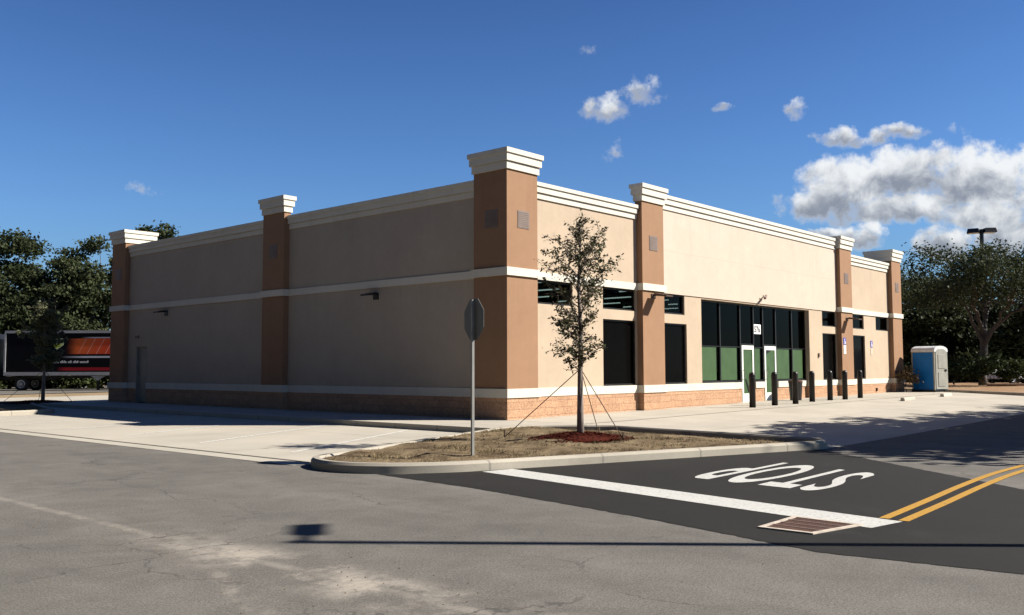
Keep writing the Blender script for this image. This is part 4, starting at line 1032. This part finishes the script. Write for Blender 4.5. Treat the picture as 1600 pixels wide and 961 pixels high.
GH = 'low shrubs on the dirt verge'
for i, (x, y, h, sp_, lab) in enumerate([(43.0,3.6,1.5,1.3,'low dark shrub just right of the portable toilet'),(44.4,1.6,1.7,1.4,'low shrub left of the spreading oak trunk'),(44.6,-.35,1.9,1.2,'bushy green shrub right under the spreading oak trunk'),
      (45.2,-1.75,1.5,.9,'bright green shrub in front of the parked cars'),(47.4,-3.9,.8,1.0,'low pale shrub at the right edge of the verge'),(42.6,5.6,1.6,1.4,'low dark shrub hidden mostly by the portable toilet')]):
    oak('shrub', (x,y,H0(x,y)+.13), lab, 60+i, h, sp_, M['leaf_hedge'], .15, nl=16, per=26, lsize=.085, clump=.2, leaves=30, group=GH, trunk_r=.04, cat='shrub')
# dry shrub by the end pilaster
oak('dry_shrub', (29.35,-.45,H0(30,0)+.142), 'dry mottled shrub between the end pilaster and the portable toilet', 71, 1.2, .42, M['leaf_dry'], .3, nl=16, per=30, lsize=.055, clump=.13, leaves=16, trunk_r=.03, cat='shrub')
# trees out to the right whose shade lies on the lot
for i, (x, y, h, sp_) in enumerate([(7.2,-16.8,9.4,4.0),(12.0,-17.5,9.8,4.4),(17.6,-19.2,10.2,4.6),(25.0,-20.5,10.5,4.8),(6.4,-15.2,6.6,2.1),(34,-22,11,5)]):
    oak('shade_tree', (x,y,0.0), 'shade tree standing right of the frame whose shadow crosses the front lot', 80+i, h, sp_, M['leaf_dark'], 2.2, nl=36, per=8, lsize=.2, clump=.45, leaves=34, group='shade trees right of the lot')
# unseen oaks added behind the viewer to block sky light on side wall and lot
big0 = oak('sky_blocker_oak', (-30,-4,0), 'unseen oak behind the viewer, added to block sky light', 95, 16.0, 7.5, M['leaf_dark'], 1.2, nl=44, per=8, lsize=.34, clump=.6, leaves=26, low=.1, group='added oaks that block sky light')
big0.scale = (1.15,1.15,1.25)
for i, (x, y, rz) in enumerate([(-31,6,1.0),(-30,16,2.1),(-31,26,.4),(-30,36,3.3),(-32,-15,3.0),(-31,46,4.0),(-34,-26,5.0),(-30,57,1.7),(-29,68,2.6),(-42,0,.7),(-42,14,1.9),(-42,28,2.9),(-42,42,.2)]):
    c = copy_tree(big0); c.location = (x, y, 0); c.rotation_euler.z = rz

# ------------------------------------------------------------------ lamp posts
def lamp_post(loc, h, label, heads, rz=0, r=.07, hs=(.42,.42,.13), arm=.42):
    t = thing('lamp_post', label, 'lamp post', loc, rz)
    mb = MB(); mb.lathe([(.28,-.2),(.28,.55)], 16); mb.build('footing', M['gutter'], t)
    mb = MB(); mb.box(-r,-r,.5,r,r,h); mb.build('pole', M['black'], t)
    for d in heads:
        mb = MB(); u = Vector((math.cos(d), math.sin(d), 0)); w = Vector((-u.y,u.x,0))
        a = u*(r+.02); mb.tube([Vector((0,0,h-.1)), u*arm+Vector((0,0,h-.1))], .04, 6)
        c = u*(arm+hs[0]); vs = []
        for sz, q in ((-1,1.0),(1,.82)):
            for sx_, sy_ in ((-1,-1),(1,-1),(1,1),(-1,1)): vs.append(c+u*sx_*hs[0]*q+w*sy_*hs[1]*q+Vector((0,0,h-.1+sz*hs[2])))
        mb.add(vs, [(3,2,1,0),(4,5,6,7),(0,1,5,4),(1,2,6,5),(2,3,7,6),(3,0,4,7)]); hd = mb.build('lamp_head', M['black'], t)
        mb = MB(); mb.add([tuple(c+u*sx_*hs[0]*.8+w*sy_*hs[1]*.8+Vector((0,0,h-.103-hs[2]))) for sx_, sy_ in ((-1,-1),(1,-1),(1,1),(-1,1))], [(0,1,2,3)]); mb.build('lens', M['lens'], hd)
    return t
lamp_post((53.5,2.05,.3), 11.1, 'black twin headed lamp post rising behind the spreading oak', [R(100), R(-55)], r=.11, hs=(.42,.40,.16), arm=.10)
lamp_post((-7.13,-17.17,0), 7.5, 'lamp post standing right of the frame whose long shadow crosses the road', [R(52)], r=.05, hs=(.32,.11,.06), arm=.32)

# ------------------------------------------------------------------ truck and trailer
U = Vector((.66,-.75,0)).normalized(); ang = math.atan2(U.y, U.x)
t = thing('semi_trailer', 'long black box trailer with red graphics and silver rails parked behind the far bed', 'trailer', (7.75,54.5,.0), ang)
LT = 14.6
mb = MB(); mb.box(0.06, -1.25, 1.34, LT-.06, 1.25, 4.08); mb.build('box', M['wrap'], t)
mb = MB(); mb.box(0,-1.30,4.08,LT,1.30,4.26); mb.build('top_rail', M['alu'], t)
mb = MB(); mb.box(0,-1.31,1.10,LT,1.31,1.34); mb.build('bottom_rail', M['alu'], t)
mb = MB(); mb.box(-.02,-1.30,1.34,.10,-1.20,4.08); mb.build('corner_post', M['alu'], t)
mb = MB(); ex, ez = .25, .22
sh = [(3.00+ex,3.50+ez),(3.90+ex,3.50+ez),(3.90+ex,3.02+ez),(3.45+ex,2.70+ez),(3.00+ex,3.02+ez)]
mb.extrude_xz(sh, -1.262, -1.252); lg = mb.build('lime_emblem', M['logoedge'], t)
mb = MB(); mb.extrude_xz([(3.08+ex,3.08+ez),(3.82+ex,3.08+ez),(3.45+ex,2.78+ez)], -1.268, -1.263); mb.build('emblem_fill', M['logo'], lg)
mb = MB(); mb.extrude_xz([(3.07+ex,3.42+ez),(3.40+ex,3.42+ez),(3.40+ex,3.14+ez),(3.07+ex,3.14+ez)], -1.268, -1.263); mb.extrude_xz([(3.50+ex,3.42+ez),(3.83+ex,3.42+ez),(3.83+ex,3.14+ez),(3.50+ex,3.14+ez)], -1.268, -1.263); mb.build('emblem_dark', M['black'], lg)
mb = MB(); rnd = random.Random(4); x = 2.6
for wl in (5,3,4,5,3,4,7):
    for k in range(wl):
        hh = rnd.choice((.12,.12,.17)); w = rnd.uniform(.05,.085); mb.box(x,-1.262,1.97,x+w,-1.252,1.97+hh); x += w+.022
    x += .10
mb.build('small_lettering', M['print'], t)
mb = MB(); mb.box(.9,-1.0,.9,LT-.5,1.0,1.06); mb.build('chassis', M['blackmetal'], t)
mb = MB(); mb.extrude_xz([(6.1,1.06),(7.1,1.06),(6.6,.72)], -1.2, -1.1); mb.build('landing_gear', M['alu'], t)
mb = MB(); mb.box(6.5,-1.1,.1,6.66,-.95,1.0); mb.build('landing_leg', M['blackmetal'], t)
def wheel(x, y, parent, r=.5, w=.28, side=-1):
    mb = MB(); mb.lathe([(r*.6,-w/2),(r*.93,-w/2),(r,-w/2+.04),(r,w/2-.04),(r*.93,w/2),(r*.6,w/2)], 24); mb.v = [(x+a, y+c, r+b) for a,b,c in mb.v]; wl = mb.build('wheel', M['tyre'], parent)
    mb = MB(); mb.lathe([(r*.6,.0),(r*.58,.05),(r*.3,.02),(r*.24,.12),(r*.10,.12)], 20); s = side
    mb.v = [(x+a, y+s*(w/2-.03+c), r+b) for a,b,c in mb.v]; mb.build('rim', M['rim'], wl)
    return wl
for x in (LT-2.6, LT-1.3):
    for y in (-1.0, 1.0): wheel(x, y, t)
t2 = thing('truck_tractor', 'dark truck tractor with an orange red stripe, cut by the left edge of the frame', 'truck', (7.75,54.5,0), ang)
for x in (1.15,):
    for y in (-.95, .95): wheel(x, y, t2)
wheel(-4.6, -1.0, t2); wheel(-4.6, 1.0, t2)
mb = MB(); mb.box(-5.2,-.45,.75,3.2,.45,1.0); mb.build('chassis', M['blackmetal'], t2)
mb = MB(); mb.extrude_xz([(-5.9,1.0),(-5.9,1.75),(-4.4,1.95),(-4.0,3.1),(-3.4,3.95),(-.75,4.05),(-.75,1.0)], -1.2, 1.2); cb = mb.build('cab', M['cabpaint'], t2, bevel=0.04)
mb = MB(); mb.extrude_xz([(-3.9,2.05),(-3.55,2.95),(-2.5,2.95),(-2.5,2.05)], -1.215, -1.19); mb.build('side_window', M['carglass'], cb)
mb = MB(); mb.box(-3.4,-1.24,1.28,-.60,-1.18,1.58); mb.build('orange_stripe', M['orange'], t2, bevel=.01)
mb = MB(); mb.tube([(-3.2,-.98,.68),(-1.0,-.98,.68)], .32, 18); mb.build('fuel_tank', M['blackmetal'], t2)
mb = MB(); mb.box(-3.2,-1.20,1.10,-.6,-1.12,1.16); mb.box(-1.3,-1.32,.62,-1.05,-1.25,.72); mb.box(-1.3,-1.32,.30,-1.05,-1.25,.38); mb.build('step', M['chrome'], t2)
mb = MB(); mb.add([(.1,-1.1,1.06),(1.9,-1.1,1.22),(1.9,-.8,1.22),(.1,-.8,1.06),(.1,-1.1,1.02),(1.9,-1.1,1.18),(1.9,-.8,1.18),(.1,-.8,1.02)], [(0,1,2,3),(7,6,5,4),(0,4,5,1),(1,5,6,2),(2,6,7,3),(3,7,4,0)]); mb.build('mudguard', M['alu'], t2)

hb = oak('hedge_shrub', (7.75+.75*5.2-.66*4, 54.5+.66*5.2+.75*4, 0), 'dark hedge shrub growing behind the parked trailer', 140, 2.3, 1.9, M['leaf_hedge'], .15, nl=22, per=20, lsize=.12, clump=.25, leaves=34, low=.02, group='hedge behind the trailer', trunk_r=.05, cat='shrub')
for k in range(1, 9):
    c = copy_tree(hb); tt = -4+2.3*k; c.location = (7.75+.75*5.2+.66*tt, 54.5+.66*5.2-.75*tt, 0); c.rotation_euler.z = k*1.3

# ------------------------------------------------------------------ parked cars far right
def car(loc, rz, paintm, label):
    t = thing('parked_car', label, 'car', loc, rz, 'cars parked far right behind the shrubs')
    mb = MB(); lo = [(-2.2,.32),(-2.25,.72),(-2.1,.92),(-1.35,.96),(1.0,.96),(1.95,.82),(2.22,.66),(2.2,.32)]
    mb.extrude_xz(lo, -.88, .88); body = mb.build('body', paintm, t, bevel=.05)
    n = [(-1.75,.95),(-1.2,1.40),(.15,1.42),(1.0,.95)]; b = len(n)
    mb = MB(); vs = [(x,-.80 if z < 1 else -.62,z) for x,z in n]+[(x,.80 if z < 1 else .62,z) for x,z in n]
    mb.add(vs, [tuple(range(b)), tuple(range(2*b-1,b-1,-1))]+[(i,b+i,b+(i+1)%b,(i+1)%b) for i in range(b)]); mb.build('cabin_glass', M['carglass'], t, bevel=.03)
    mb = MB(); mb.box(-1.22,-.62,1.385,.16,.62,1.44); mb.build('roof', paintm, t, bevel=.02)
    for x in (-1.4, 1.4):
        for y in (-.82, .82): wheel(x, y, t, r=.32, w=.2, side=-1 if y < 0 else 1)
    for y in (-.6,.6):
        mb = MB(); mb.box(2.12,y-.18,.62,2.25,y+.18,.78); mb.build('headlight', M['lens'], t)
        mb = MB(); mb.box(-2.27,y-.2,.70,-2.15,y+.2,.84); mb.build('tail_light', M['red'], t)
    return t
car((52.3,-.2,.37), R(150), M['carwhite'], 'white car parked behind the shrubs at the far right')
car((53.6,-3.0,.37), R(150), M['cardark'], 'dark car parked right of the white car')
# felled branch / timber on the verge
mb = MB(); mb.tube([(39.2,-1.6,.52),(40.6,-4.0,.50),(41.4,-6.0,.48)], .07, 7); tag(mb.build('timber', M['wood']), 'long weathered timber lying on the dirt verge at the right', 'timber')
